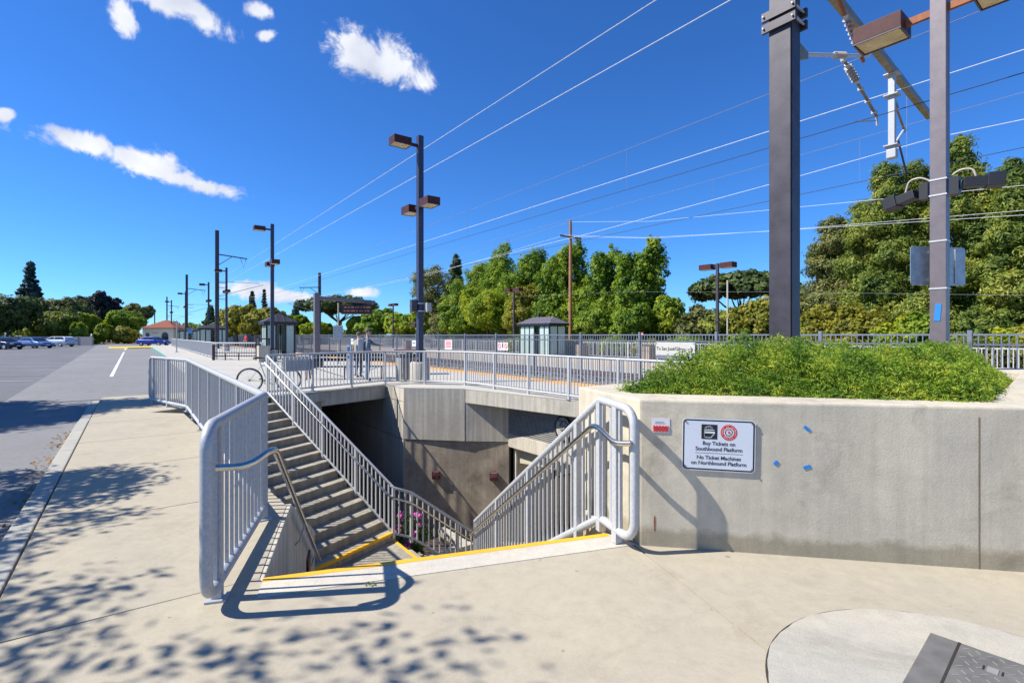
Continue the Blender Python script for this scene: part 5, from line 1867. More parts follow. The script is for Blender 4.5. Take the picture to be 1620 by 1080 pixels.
# ---- people
def person(label, loc, rz, h, mats, pose, name='person'):
    """one skinned body; materials by height and limb"""
    r = thing(name, label, 'person', loc, rz)
    k = h / 1.78
    J_ = {'pelvis': (0, 0, .95, .145), 'waist': (0, .01, 1.08, .165), 'chest': (0, .0, 1.32, .195), 'neck0': (0, .0, 1.48, .075), 'neck': (0, -.02, 1.55, .055), 'head0': (0, -.03, 1.62, .085), 'head': (0, -.035, 1.70, .098), 'crown': (0, -.03, 1.765, .06),
          'hipL': (.095, 0, .90, .10), 'kneeL': (.11, -.01, .50, .068), 'ankL': (.115, .03, .09, .05), 'toeL': (.12, -.13, .04, .045),
          'hipR': (-.095, 0, .90, .10), 'kneeR': (-.11, -.02, .50, .068), 'ankR': (-.12, .02, .09, .05), 'toeR': (-.14, -.14, .04, .045),
          'shL': (.185, .0, 1.42, .075), 'shR': (-.185, .0, 1.42, .075)}
    J_.update(pose)
    ed = [('pelvis', 'waist'), ('waist', 'chest'), ('chest', 'neck0'), ('neck0', 'neck'), ('neck', 'head0'), ('head0', 'head'), ('head', 'crown'),
          ('pelvis', 'hipL'), ('hipL', 'kneeL'), ('kneeL', 'ankL'), ('ankL', 'toeL'), ('pelvis', 'hipR'), ('hipR', 'kneeR'), ('kneeR', 'ankR'), ('ankR', 'toeR'),
          ('chest', 'shL'), ('chest', 'shR'), ('shL', 'elL'), ('elL', 'wrL'), ('wrL', 'haL'), ('shR', 'elR'), ('elR', 'wrR'), ('wrR', 'haR')]
    for s in 'LR':
        wx, wy, wz, _ = J_['wr' + s]; hx, hy, hz, _ = J_['ha' + s]
        d = Vector((hx - wx, hy - wy, hz - wz)).normalized()
        side = d.cross(Vector((0, 0, 1))).normalized() if abs(d.z) < .9 else Vector((0, 1, 0))
        for q in range(4):
            n1, n2 = 'f%s%da' % (s, q), 'f%s%db' % (s, q)
            b0 = Vector((hx, hy, hz)) + side * (-.028 + q * .019)
            ln = (.055, .066, .06, .048)[q]
            J_[n1] = (*(b0 + d * ln), .0095)
            J_[n2] = (*(b0 + d * (ln * 1.7) + Vector((0, 0, -.014))), .008)
            ed += [('ha' + s, n1), (n1, n2)]
        b0 = Vector((wx, wy, wz)) + d * .03 - side * .04
        J_['t' + s] = (*(b0 + d * .04), .011)
        ed.append(('wr' + s, 't' + s))
    names = list(J_)
    me = bpy.data.meshes.new('body')
    me.from_pydata([tuple(c * k for c in J_[n][:3]) for n in names], [(names.index(a), names.index(b)) for a, b in ed], [])
    o = bpy.data.objects.new('body_tmp', me)
    col.objects.link(o)
    sk = o.modifiers.new('skin', 'SKIN')
    for i, n in enumerate(names):
        sv = me.skin_vertices[0].data[i]
        sv.radius = (J_[n][3] * k, J_[n][3] * k * (.78 if n in ('chest', 'waist', 'pelvis') else 1.0))
        sv.use_root = (n == 'pelvis')
    ss = o.modifiers.new('sub', 'SUBSURF')
    ss.levels = ss.render_levels = 1
    dg = bpy.context.evaluated_depsgraph_get()
    bm_ = bpy.data.meshes.new_from_object(o.evaluated_get(dg))
    bpy.data.objects.remove(o, do_unlink=True)
    bm_.name = 'body'
    bm_.materials.clear()
    for m_ in mats:
        bm_.materials.append(m_)
    hands = [Vector(J_['ha' + s][:3]) * k for s in 'LR'] + [Vector(J_['wr' + s][:3]) * k for s in 'LR']
    for p in bm_.polygons:
        c = p.center
        z = c.z / k
        idx = 1
        if min((c - q).length for q in hands[:2]) < .11 * k:
            idx = 0
        elif z > 1.53 and abs(c.x) < .14 * k and abs(c.y) < .16:
            idx = 0
        elif z < .10:
            idx = 3
        elif z < .92 and abs(c.x) < .24 * k and not any((c - q).length < .16 for q in hands):
            idx = 2
        p.material_index = idx
        p.use_smooth = True
    b = link('body', bm_, r)
    hx, hy, hz = [c * k for c in J_['head'][:3]]
    hair = MB()
    vs, fs = [], []
    for i in range(7):
        ph = math.pi / 2 * i / 6 * 1.15
        for j in range(14):
            th = 2 * math.pi * j / 14
            rr_ = .108 * k
            drop = 1.0 if math.sin(th) > -.3 else .62
            vs.append((hx + rr_ * math.sin(ph) * math.cos(th) * .92, hy + .012 + rr_ * 1.08 * math.sin(ph) * math.sin(th), hz + .012 + rr_ * (math.cos(ph) if ph < 1.3 or drop == 1.0 else math.cos(ph) + .03)))
    for i in range(6):
        for j in range(14):
            q = (j + 1) % 14
            fs.append((i * 14 + j, i * 14 + q, (i + 1) * 14 + q, (i + 1) * 14 + j))
    obj('hair', hair.add(vs, fs), M['hair'], r, smooth=True)
    fc = MB()
    fc.tube([(hx, hy - .088 * k, hz + .005), (hx, hy - .115 * k, hz - .025 * k), (hx, hy - .09 * k, hz - .03 * k)], .012, 6)
    obj('nose', fc, M['skin'], r, smooth=True)
    for s in (-1, 1):
        obj('eye', MB().lathe((hx + s * .034 * k, hy - .088 * k, hz + .012), [(.004, -.006), (.009, 0), (.004, .006)], 8), M['black'], r)
        obj('ear', MB().lathe((hx + s * .098 * k, hy + .01, hz - .01), [(.006, -.03), (.014, 0), (.006, .03)], 8), M['skin'], r)
    obj('mouth', MB().box((hx, hy - .092 * k, hz - .055 * k), (.04, .008, .008)), M['lightpink'], r)
    return r


pm = (M['skin'], M['jacket'], M['jeans'], M['black'])
# he looks away to the right, arm stretched out, pointing along the platform
m1 = person('person in grey blue jacket and jeans pointing right across the tracks', (-5.02, 17.55, 0), R(115), 1.80, pm,
            {'elR': (-.24, .05, 1.16, .052), 'wrR': (-.20, -.12, 1.02, .036), 'haR': (-.17, -.19, .99, .036),
             'elL': (.24, -.24, 1.28, .072), 'wrL': (.14, -.50, 1.24, .046), 'haL': (.12, -.58, 1.23, .036),
             'kneeL': (.12, -.03, .50, .068), 'ankL': (.13, .03, .09, .05), 'toeL': (.14, -.13, .04, .045)})
bp = thing('backpack', 'grey backpack on the back of the pointing person', 'backpack', (-5.02, 17.55, 0), R(115))
obj('bag', MB().box((0, .24, 1.25), (.32, .20, .46)), M['galv2'], bp, bevel=.05)
obj('pocket', MB().box((0, .36, 1.16), (.24, .06, .22)), M['jacket'], bp, bevel=.02)
for s in (-1, 1):
    obj('strap', MB().tube([(s * .11, .16, 1.44), (s * .12, .0, 1.50), (s * .12, -.14, 1.38), (s * .13, .05, 1.08), (s * .12, .16, 1.06)], .016, 6), M['black'], bp)
m2 = person('second person in tan jacket half hidden behind the pointing one', (-5.75, 18.95, 0), R(150), 1.70, (M['skin'], M['jacket2'], M['jeans'], M['black']),
            {'elR': (-.26, .02, 1.14, .05), 'wrR': (-.24, -.08, .92, .036), 'haR': (-.23, -.1, .85, .036),
             'elL': (.26, .02, 1.14, .05), 'wrL': (.24, -.08, .92, .036), 'haL': (.23, -.1, .85, .036)})
m3 = person('distant person in a red top sitting by the ramp railing', (-32.6, 62.0, 0), R(-20), 1.72, (M['skin'], M['redcloth'], M['jeans'], M['black']),
            {'elR': (-.26, .02, 1.14, .05), 'wrR': (-.22, -.12, .96, .036), 'haR': (-.2, -.18, .92, .036),
             'elL': (.26, .02, 1.14, .05), 'wrL': (.22, -.12, .96, .036), 'haL': (.2, -.18, .92, .036)})
m3['label'] = 'distant person in a red top beyond the ramp railing'
sg2 = thing('platform_marker', 'slim blue and white marker post in front of the two people', 'marker', (-5.85, 18.1, 0))
obj('post', MB().box((0, 0, .62), (.06, .06, 1.24)), M['signw'], sg2, bevel=.01)
obj('band', MB().box((0, 0, 1.1), (.072, .072, .16)), M['tape'], sg2)
obj('band', MB().box((0, 0, .82), (.072, .072, .10)), M['tape'], sg2)


# ---- cars
def car(label, loc, rz, paint, L=4.6, W=1.8, Hh=1.45, estate=False):
    r = thing('parked_car', label, 'car', loc, rz, 'cars parked at the station')
    # side profile (x forward), z; lower body then cabin
    lo = [(-.50, .30), (-.50, .62), (-.485, .68), (-.36, .70), (.14, .68), (.36, .62), (.47, .52), (.50, .42), (.50, .28), (.46, .18), (-.46, .18)]
    if estate:
        cab = [(-.47, .69), (-.42, .93), (-.36, 1.0), (.02, 1.0), (.08, .97), (.25, .66)]
        lo[3] = (-.30, .69)
    else:
        cab = [(-.40, .69), (-.24, .95), (-.17, 1.0), (.03, 1.0), (.08, .97), (.25, .66)]

    def loft(prof, ws, name, mat, bev=.03):
        vs, fs = [], []
        n = len(prof)
        secs = ws
        for y, inx, inz in secs:
            for x, z in prof:
                vs.append((x * L * inx, y * W / 2, z * Hh if inz is None else max(.18 * Hh, (.18 + (z - .18) * inz)) * Hh))
        for i in range(len(secs) - 1):
            for j in range(n):
                q = (j + 1) % n
                fs.append((i * n + j, i * n + q, (i + 1) * n + q, (i + 1) * n + j))
        fs.append(tuple(range(n)))
        fs.append(tuple((len(secs) - 1) * n + j for j in reversed(range(n))))
        return obj(name, MB().add(vs, fs), mat, r, bevel=0, smooth=True)
    loft(lo, [(-1, .97, .93), (-.93, .99, None), (-.5, 1.0, None), (.5, 1.0, None), (.93, .99, None), (1, .97, .93)], 'body', paint)
    vs, fs = [], []
    n = len(cab)
    for y0, sc_ in ((-.90, 0), (.90, 0)):
        for x, z in cab:
            k = (z - .66) / .34
            vs.append((x * L, y0 * W / 2 * (1 - .22 * k), z * Hh))
    fs = [tuple(range(n)), tuple(range(2 * n - 1, n - 1, -1))] + [(i, (i + 1) % n, (i + 1) % n + n, i + n) for i in range(n)]
    cb = obj('cabin', MB().add(vs, fs), paint, r, bevel=.03)
    # side glass, windscreen, rear window
    for s in (-1, 1):
        g0 = [(cab[0][0] + .05, .72), (cab[1][0] + .04, .90), (cab[2][0] + .03, .955), (.0, .955), (.06, .93), (.19, .71)]
        mid = -.08
        for part in ((g0[0], g0[1], g0[2], (mid, .955), (mid, .72)), ((mid + .02, .72), (mid + .02, .955), g0[3], g0[4], g0[5])):
            vs = []
            for x, z in part:
                k = (z - .66) / .34
                vs.append((x * L, s * (.90 * W / 2 * (1 - .22 * k) + .008), z * Hh))
            obj('side_window', MB().add(vs, [tuple(range(len(vs)))]), M['glassdark'], cb)
    for (xa, za), (xb, zb), off in (((.235, .69), (.10, .955), .012), ((cab[0][0] + .02, .73), (cab[1][0] + .02, .92), -.012)):
        vs = []
        for x, z in ((xa, za), (xb, zb)):
            k = (z - .66) / .34
            y = .80 * W / 2 * (1 - .22 * k)
            vs += [(x * L + off * 2.2, -y, z * Hh + .015), (x * L + off * 2.2, y, z * Hh + .015)]
        obj('windscreen', MB().add(vs, [(0, 1, 3, 2)]), M['glassdark'], cb)
    for sx in (-.31, .31):
        for s in (-1, 1):
            w = obj('wheel', MB().tube([(0, -.10, 0), (0, .10, 0)], .32, 18), M['blackrubber'], r)
            w.location = (sx * L, s * (W / 2 - .10), .32)
            obj('rim', MB().tube([(0, s * .085, 0), (0, s * .108, 0)], .20, 14), M['chrome'], w)
    for s in (-1, 1):
        obj('headlight', MB().box((.482 * L, s * W * .36, .49 * Hh), (.10, .34, .12)), M['chead'], r, bevel=.02)
        obj('tail_light', MB().box((-.493 * L, s * W * .38, .58 * Hh), (.06, .30, .14)), M['ctail'], r, bevel=.015)
        obj('mirror', MB().box((.17 * L, s * (W / 2 + .06), .69 * Hh), (.12, .16, .12)), paint, r, bevel=.02)
        obj('door_handle', MB().box((-.04 * L, s * (W / 2 - .002), .58 * Hh), (.16, .02, .03)), M['chrome'], r)
    obj('number_plate', MB().box((.502 * L, 0, .30 * Hh), (.01, .40, .12)), M['signw'], r)
    return r


car('bright blue saloon parked beside the station house', (-57.0, 80.5, -.1), R(-4), M['cblue'], 4.7)
car('white estate car at the far side of the car park', (-67.0, 74.5, -.1), R(172), M['cwhite'], 4.85, estate=True, Hh=1.5)
car('dark navy car at the left edge of the car park', (-61.0, 60.5, -.1), R(-8), M['cnavy'], 4.6, Hh=1.42)
car('light blue car partly behind the navy one', (-62.3, 66.0, -.1), R(-14), M['csky'], 4.6, Hh=1.42)
car('second dark car cut off by the left picture edge', (-65.2, 63.6, -.1), R(-10), M['cnavy'], 4.6, Hh=1.45)
car('red brown car far down the road under the trees', (-78, 112, -.1), R(75), M['lampbrown'], 4.4)
wl_ = thing('low_fence', 'low beige fence behind the parked cars', 'fence', (-98, 82, -.1))
for k in range(13):
    obj('panel', MB().box((k * 2.4, 0, .72), (2.3, .08, 1.44)), M['hedgewall'], wl_)
    obj('post', MB().box((k * 2.4 + 1.2, -.02, .76), (.14, .14, 1.52)), M['dull'], wl_)

# ---- station house
sh = thing('station_house', 'small cream station house with red tiled hip roof', 'building', (-67.2, 96, -.1), R(4))
sh.scale = (.88, .88, .92)
obj('wall', MB().box((0, 3, 1.65), (6.4, 6, 3.3)), M['stucco'], sh)
rf = obj('roof', MB().add([(-3.55, -.35, 3.3), (3.55, -.35, 3.3), (3.55, 6.35, 3.3), (-3.55, 6.35, 3.3), (-.35, 3.0, 5.0), (.35, 3.0, 5.0)], [(0, 1, 5, 4), (1, 2, 5), (2, 3, 4, 5), (3, 0, 4), (3, 2, 1, 0)]), M['tile'], sh)
for k in range(16):
    x = -3.3 + k * .44
    f = min(1.0, (3.55 - abs(x)) / 3.2)
    obj('tile_row', MB().bar((x, -.33, 3.34), (x, -.33 + 3.33 * f, 3.34 + 1.68 * f), .12, .07), M['tile'], rf)
obj('eave', MB().box((0, 3, 3.24), (7.0, 6.6, .10)), M['bronze'], sh)
dr = obj('door', MB().box((-2.15, -.03, 1.15), (.75, .08, 2.2)), M['door'], sh)
obj('pane', MB().box((-2.15, -.085, 1.6), (.5, .02, .9)), M['glassdark'], dr)
vs = [(.75, -.04, .1), (2.15, -.04, .1)] + [(1.45 + .7 * math.cos(R(a)), -.04, 1.75 + .7 * math.sin(R(a))) for a in range(0, 181, 15)]
ap = obj('arched_window', MB().add(vs, [tuple([0, 1] + list(range(2, len(vs))))]), M['glassdark'], sh)
obj('mullion', MB().box((1.45, -.07, 1.2), (.06, .04, 2.2)), M['bronze'], ap)
obj('name_plate', MB().box((-.55, -.02, 2.3), (1.3, .04, .16)), M['hedgewall'], sh)
g = thing('blue_sign', 'small blue parking sign by the station house', 'sign', (-52.5, 83, 0))
obj('post', MB().box((0, 0, 1.3), (.07, .07, 2.6)), M['galv2'], g)
obj('plate', MB().box((-.3, -.05, 2.15), (.7, .03, .5)), M['tape'], g)
g = thing('flag_pole', 'thin grey pole standing in front of the ramp railing', 'pole', (-31.5, 47.5, 0))
obj('pole', MB().box((0, 0, 1.5), (.07, .07, 3.0)), M['galv2'], g)
obj('base', MB().box((0, 0, .03), (.2, .2, .06)), M['galv2'], g)

# ================================================================ trees and shrubs
def crown_mesh(lobes, nclump, per, rc, leaf, mat, aspect=.6, shell=.5, flat=1.0, up=.35, jit=.55):
    P, D, Sz = [], [], []
    vol = np.array([l[3] * l[4] * l[5] for l in lobes]) ** .67
    cnt = np.maximum(3, (nclump * vol / vol.sum()).astype(int))
    for (cx, cy, cz, rx, ry, rz), k in zip(lobes, cnt):
        d = rng.normal(0, 1, (k, 3))
        d /= np.linalg.norm(d, axis=1, keepdims=True)
        rad = shell + (1 - shell) * rng.random((k, 1)) ** .6
        c = d * rad * np.array([rx, ry, rz]) + np.array([cx, cy, cz])
        rcl = rc * rng.uniform(.55, 1.35, (k, 1))
        n = k * per
        ci = np.repeat(np.arange(k), per)
        q = rng.normal(0, 1, (n, 3))
        q /= np.linalg.norm(q, axis=1, keepdims=True)
        off = q * rng.random((n, 1)) ** .4 * rcl[ci]
        off[:, 2] *= flat
        P.append(c[ci] + off)
        D.append(q * .8 + d[ci] * .7 + np.array([0, 0, up]))
        Sz.append(leaf * rng.uniform(.6, 1.3, n))
    vs, fs = leaf_quads(np.concatenate(P), np.concatenate(D), np.concatenate(Sz), aspect, jit)
    return np_mesh('crown', vs, fs, mat)


def trunk_mesh(h, r0, limbs, lean=(0, 0)):
    mb = MB()
    n = 5
    pts = [(lean[0] * (i / n) ** 1.5 + .06 * math.sin(i * 1.9), lean[1] * (i / n) ** 1.5 + .05 * math.cos(i * 2.3), h * i / n - .15) for i in range(n + 1)]
    mb.tube(pts, r0, 8, radii=[r0 * (1.25 if i == 0 else 1 - .16 * i) for i in range(n + 1)])
    for z, dx, dy, dz in limbs:
        t = min(1, z / h)
        b = Vector((lean[0] * t ** 1.5, lean[1] * t ** 1.5, z))
        e = b + Vector((dx, dy, dz))
        m = b.lerp(e, .5) + Vector((0, 0, -.1 * dz))
        mb.tube([b, m, e], r0, 6, radii=[r0 * .5, r0 * .33, r0 * .12])
    return mb.mesh('trunk', M['bark'], smooth='all')


def tree(label, loc, kind, h, w, mat, name='broadleaf_tree', leaf=.115, dens=1.0, cat='tree', group=None):
    r = thing(name, label, cat, (loc[0], loc[1], loc[2] if len(loc) > 2 else -.05), 0, group)
    rnd = random.Random(label)
    L = []
    limbs = []
    n = int(240 * dens); per = 40; rc = .10 * w; shell = .45; flat = .8; up = .35
    if kind == 'broad':
        L.append((0, 0, h * .60, w * .42, w * .42, h * .30))
        for i in range(8):
            a = i * 2.4 + rnd.random()
            q = rnd.uniform(.2, .42) * w
            L.append((q * math.cos(a), q * math.sin(a), h * rnd.uniform(.38, .82), w * rnd.uniform(.14, .24), w * rnd.uniform(.14, .24), h * rnd.uniform(.10, .17)))
            limbs.append((h * .3, q * .8 * math.cos(a), q * .8 * math.sin(a), h * .25))
        th = h * .7
    elif kind == 'poplar':
        for i in range(5):
            a = i * 2.4 + rnd.random()
            q = rnd.uniform(.0, .30) * w
            hh = h * rnd.uniform(.70, 1.0) if i else h
            L.append((q * math.cos(a), q * math.sin(a), hh * .53, w * .27, w * .27, hh * .46))
            L.append((q * math.cos(a) * 1.1, q * math.sin(a) * 1.1, hh * .86, w * .16, w * .16, hh * .13))
            limbs.append((h * .2, q * math.cos(a), q * math.sin(a), hh * .6))
        for i in range(5):
            a = rnd.random() * 6.28
            L.append((w * .33 * math.cos(a), w * .33 * math.sin(a), h * rnd.uniform(.25, .6), w * .24, w * .24, h * .16))
        n = int(520 * dens); per = 36; rc = .05 * w + .16; shell = .25; th = h * .85; flat = 1.15
    elif kind == 'pine':
        k = 15
        for i in range(k):
            t = (i + .5) / k
            a = i * 2.4 + rnd.random() * .8
            q = w * .5 * (1 - t) ** .7 * rnd.uniform(.35, .85)
            L.append((q * math.cos(a), q * math.sin(a), h * (.14 + .80 * t), w * (.31 - .19 * t), w * (.31 - .19 * t), h * .085))
            limbs.append((h * (.10 + .78 * t), q * 1.1 * math.cos(a), q * 1.1 * math.sin(a), h * .05))
        L.append((0, 0, h * .95, w * .07, w * .07, h * .06))
        n = int(520 * dens); per = 38; rc = .05 * w + .12; shell = .3; th = h * .96; flat = .75
    elif kind == 'spire':
        k = 17
        for i in range(k):
            t = (i + .3) / k
            for j in range(5):
                a = i * 1.3 + j * 1.57 + rnd.random() * .5
                q = w * .34 * (1 - t) * rnd.uniform(.8, 1.2)
                L.append((q * math.cos(a), q * math.sin(a), h * (.10 + .88 * t), w * .20 * (1 - t) + .1, w * .20 * (1 - t) + .1, h * .014))
        n = int(330 * dens); per = 26; rc = .045 * w + .12; shell = .15; th = h; flat = .8
    elif kind == 'umbrella':
        for i in range(16):
            a = i * 2.4
            q = w * .46 * math.sqrt((i + .5) / 16)
            L.append((q * math.cos(a), q * math.sin(a), h * (.84 - .16 * (q / (w * .5)) ** 2), w * .15, w * .15, h * .09))
            if i % 2:
                limbs.append((h * .42, q * .9 * math.cos(a), q * .9 * math.sin(a), h * .30))
        n = int(240 * dens); rc = .06 * w; shell = .4; th = h * .62; flat = .7
    else:                                   # shrub
        for i in range(6):
            a = i * 2.4
            q = w * .28 * math.sqrt(i / 6)
            L.append((q * math.cos(a), q * math.sin(a), h * rnd.uniform(.38, .6), w * rnd.uniform(.22, .34), w * rnd.uniform(.22, .34), h * rnd.uniform(.30, .42)))
        n = int(90 * dens); rc = .12 * w; th = h * .5; shell = .5; per = 45
    link('trunk', trunk_mesh(th, max(.05, .016 * h + .012 * w), limbs[:9]), r)
    link('crown', crown_mesh(L, int(n * 1.35), int(per * 1.5), rc, leaf, mat, .32 if kind == 'pine' else .6, shell, flat, up), r)
    return r


def at(px, z):
    return ((px - 810) / 800 * z, z, -.05)


def hz(py, z):
    return 1.6 + (530 - py) * z / 800


def tpx(label, px, v, py, wpx, kind, mat, z=None, **kw):
    """a tree whose crown shows about wpx wide and up to py when seen from the stairs"""
    p = sitepx(px, v) if z is None else Vector(at(px, z))
    zz_ = p.y
    return tree(label, (p.x, p.y, -.05), kind, hz(py, zz_), wpx * zz_ / 800, M[mat], **kw)


BT = 'tall bright green trees behind the far platform'
tpx('dark olive rounded tree behind the tall dark lamp post', 692, 36, 416, 92, 'broad', 'l_olive', leaf=.12, dens=1.6)
tpx('narrow dark conifer tip beside the dark olive tree', 722, 44, 402, 46, 'pine', 'l_dark', name='conifer_tree', leaf=.22)
tpx('bright green tree just right of the dark olive one', 752, 33, 408, 100, 'poplar', 'l_green', leaf=.12, dens=1.3, group=BT)
tpx('bright green tree with the tallest top left of the far double lamp', 792, 34, 382, 95, 'poplar', 'l_green', leaf=.12, dens=1.4, group=BT)
tpx('bright green tree directly behind the far shelter', 842, 33, 392, 105, 'poplar', 'l_green', leaf=.12, dens=1.4, group=BT)
tpx('tall bright green tree touching the wooden pole on its left', 884, 32, 374, 92, 'poplar', 'l_green', leaf=.125, dens=1.4, group=BT)
tpx('bright green tree just right of the wooden pole, lower than its neighbours', 922, 33, 428, 84, 'poplar', 'l_green', leaf=.125, dens=1.2, group=BT)
tpx('tall loose bright green tree right of the wooden pole', 962, 32, 384, 92, 'poplar', 'l_green', leaf=.125, dens=1.2, group=BT)
tpx('tallest bright green tree at the right end of the row', 1012, 31, 370, 84, 'poplar', 'l_green', leaf=.12, dens=1.5, group=BT)
tpx('willowy lime green tree in front, left of the far double lamp', 772, 30, 447, 90, 'broad', 'l_lime', leaf=.115, dens=1.3)
tpx('yellow green tree behind the far double lamp', 828, 30, 440, 60, 'broad', 'l_gold', leaf=.10, dens=1.2)
tpx('low green tree between dark lamp post and lime tree', 722, 30, 468, 60, 'broad', 'l_green', leaf=.115)
tpx('low bright green tree right of the far shelter', 945, 29.5, 472, 66, 'broad', 'l_green', leaf=.105, dens=1.2)
tpx('low bright green tree left of the ribbed bin', 1000, 29.5, 478, 70, 'broad', 'l_green', leaf=.105, dens=1.2)
tpx('small lime tree right of the bright green row', 1064, 31, 458, 56, 'broad', 'l_lime', leaf=.105)
tpx('wide dark umbrella pine behind the far double lamp at right', 1172, 46, 420, 150, 'umbrella', 'l_dark', name='umbrella_pine', leaf=.22, dens=1.6)
tpx('olive shrub tree below the umbrella pine, at the double lamp', 1108, 32, 478, 60, 'broad', 'l_olive', leaf=.105)
tpx('golden shrub tree left of the big dark mast', 1196, 31, 466, 82, 'broad', 'l_gold', leaf=.12, dens=1.3)
tpx('grey green bush between lime tree and double lamp', 1086, 29.5, 490, 44, 'shrub', 'l_olive', name='bush', cat='bush', leaf=.11)
for px_, py_, w_, m_, lab in ((706, 486, 60, 'l_olive', 'low olive tree at the foot of the dark olive tree'), (746, 478, 66, 'l_green', 'low green tree at the foot of the row, left of the lime tree'), (800, 470, 70, 'l_green', 'low green tree left of the far shelter'),
                              (872, 468, 80, 'l_green', 'low green tree behind the right end of the far shelter'), (912, 462, 60, 'l_lime', 'low lime tree at the wooden pole'), (975, 462, 70, 'l_green', 'low green tree right of the wooden pole'),
                              (1036, 470, 60, 'l_green', 'low green tree above the direction sign'), (1140, 486, 70, 'l_pine', 'low pine green tree right of the double lamp'), (1238, 474, 60, 'l_olive', 'olive tree hidden by the big mast')):
    tpx(lab, px_, 31.5, py_, w_, 'broad', m_, leaf=.115, dens=1.0)
RT = 'large pines at the right edge'
tpx('broad dark olive cypress just right of the big mast', 1322, 36, 342, 165, 'pine', 'l_olive', name='cypress_tree', leaf=.12, dens=2.2)
tpx('pine with rounded tip left of the planter lamp post', 1404, 33, 254, 150, 'pine', 'l_pine', name='pine_tree', leaf=.10, dens=2.2, group=RT)
tpx('pine directly behind the planter lamp post', 1452, 34, 252, 130, 'pine', 'l_pine', name='pine_tree', leaf=.10, dens=2.0, group=RT)
tpx('tallest pine just right of the planter lamp post', 1520, 33, 214, 150, 'pine', 'l_pine', name='pine_tree', leaf=.10, dens=2.2, group=RT)
tpx('pine at the right picture edge', 1604, 32, 252, 150, 'pine', 'l_pine', name='pine_tree', leaf=.10, dens=2.0, group=RT)
tpx('outermost pine beyond the right picture edge', 1700, 33, 240, 150, 'pine', 'l_pine', name='pine_tree', leaf=.10, dens=1.4, group=RT)
tpx('dark green pine between the cypress and the rounded pine', 1366, 37, 318, 130, 'pine', 'l_pine', name='pine_tree', leaf=.10, dens=1.6, group=RT)
tpx('dark green tree filling the gap low behind the sign back', 1560, 36, 400, 150, 'broad', 'l_dark', leaf=.10, dens=1.6)
tpx('dark green tree low behind the planter lamp post', 1430, 37, 410, 150, 'broad', 'l_dark', leaf=.10, dens=1.6)
for px_, py_, w_, m_, lab in ((1300, 478, 80, 'l_gold', 'golden bush right of the big mast'), (1352, 474, 84, 'l_gold', 'larger golden bush left of the fence post at right'), (1408, 500, 70, 'l_lime', 'lime bush above the fence left of the planter lamp'),
                              (1455, 486, 64, 'l_green', 'green bush behind the foot of the planter lamp'), (1532, 484, 66, 'l_pine', 'pale green bush right of the planter lamp foot'), (1590, 506, 70, 'l_lime', 'lime bush at the right picture edge'),
                              (1262, 492, 60, 'l_green', 'green bush hidden behind the big mast'), (1500, 500, 60, 'l_olive', 'olive bush behind the planter lamp'), (1640, 496, 70, 'l_gold', 'golden bush beyond the right picture edge')):
    tpx(lab, px_, 29.3, py_, w_, 'shrub', m_, name='bush', cat='bush', leaf=.10, dens=1.5)
# hedge along the back of the far platform, bush by bush
ORD = ('first', 'second', 'third', 'fourth', 'fifth', 'sixth', 'seventh', 'eighth', 'ninth', 'tenth', 'eleventh', 'twelfth', 'thirteenth', 'fourteenth', 'fifteenth')
for k in range(15):
    u_ = -4 + k * 2.9
    rb_ = random.Random(k)
    p = S(u_, 28.2 + rb_.random() * .5)
    tree(('green', 'golden', 'lime', 'olive')[k % 4] + ' hedge bush behind the far platform railing, ' + ORD[k] + ' counted from the right', (p.x, p.y, -.05), 'shrub', rb_.uniform(1.15, 1.7), 3.1, M[('l_green', 'l_gold', 'l_lime', 'l_olive')[k % 4]], name='hedge_bush', cat='bush', leaf=.08, dens=1.3, group='hedge bushes along the far platform')
# left of the lamp post, further away
GT = 'green trees behind the middle of the platform'
for px_, py_, w_, m_, z_, lab in ((600, 486, 60, 'l_green', 85, 'bright green tree right of the umbrella pine'), (636, 492, 56, 'l_lime', 80, 'lime tree left of the dark lamp post'), (572, 496, 50, 'l_lime', 92, 'pale green tree below the umbrella pine crown'),
                                  (668, 480, 40, 'l_lime', 78, 'lime tree directly behind the dark lamp post'), (470, 496, 40, 'l_green', 95, 'dark green tree left of the gantry post'), (500, 508, 50, 'l_lime', 90, 'small lime tree at the gantry post'),
                                  (375, 478, 62, 'l_gold', 88, 'large yellow green tree behind the tall mast'), (412, 484, 56, 'l_gold', 84, 'yellow green tree behind the nearest left shelter'), (440, 490, 40, 'l_olive', 92, 'olive tree right of the nearest left shelter'),
                                  (345, 510, 40, 'l_lime', 100, 'low lime tree behind the second shelter'), (310, 512, 46, 'l_green', 120, 'low green tree right of the station house')):
    tpx(lab, px_, 0, py_, w_, 'broad', m_, z=z_, leaf=.30, dens=.9)
tpx('umbrella pine with a flat dark crown behind the gantry', 536, 0, 463, 112, 'umbrella', 'l_dark', z=95, name='umbrella_pine', leaf=.30, dens=1.5)
for px_, py_, w_, m_, z_, lab in ((399, 458, 22, 'l_dark', 140, 'distant dark spire conifer left of the nearest shelter roof'), (418, 455, 16, 'l_blue', 150, 'thin distant spire conifer beside the nearest lamp post'), (468, 478, 30, 'l_blue', 140, 'blue green spire conifer left of the gantry'),
                                  (333, 482, 34, 'l_dark', 120, 'dark spire conifer left of the tall mast'), (448, 492, 28, 'l_olive', 120, 'olive spire conifer right of the left shelter')):
    tpx(lab, px_, 0, py_, w_, 'spire', m_, z=z_, name='conifer_tree', leaf=.34)
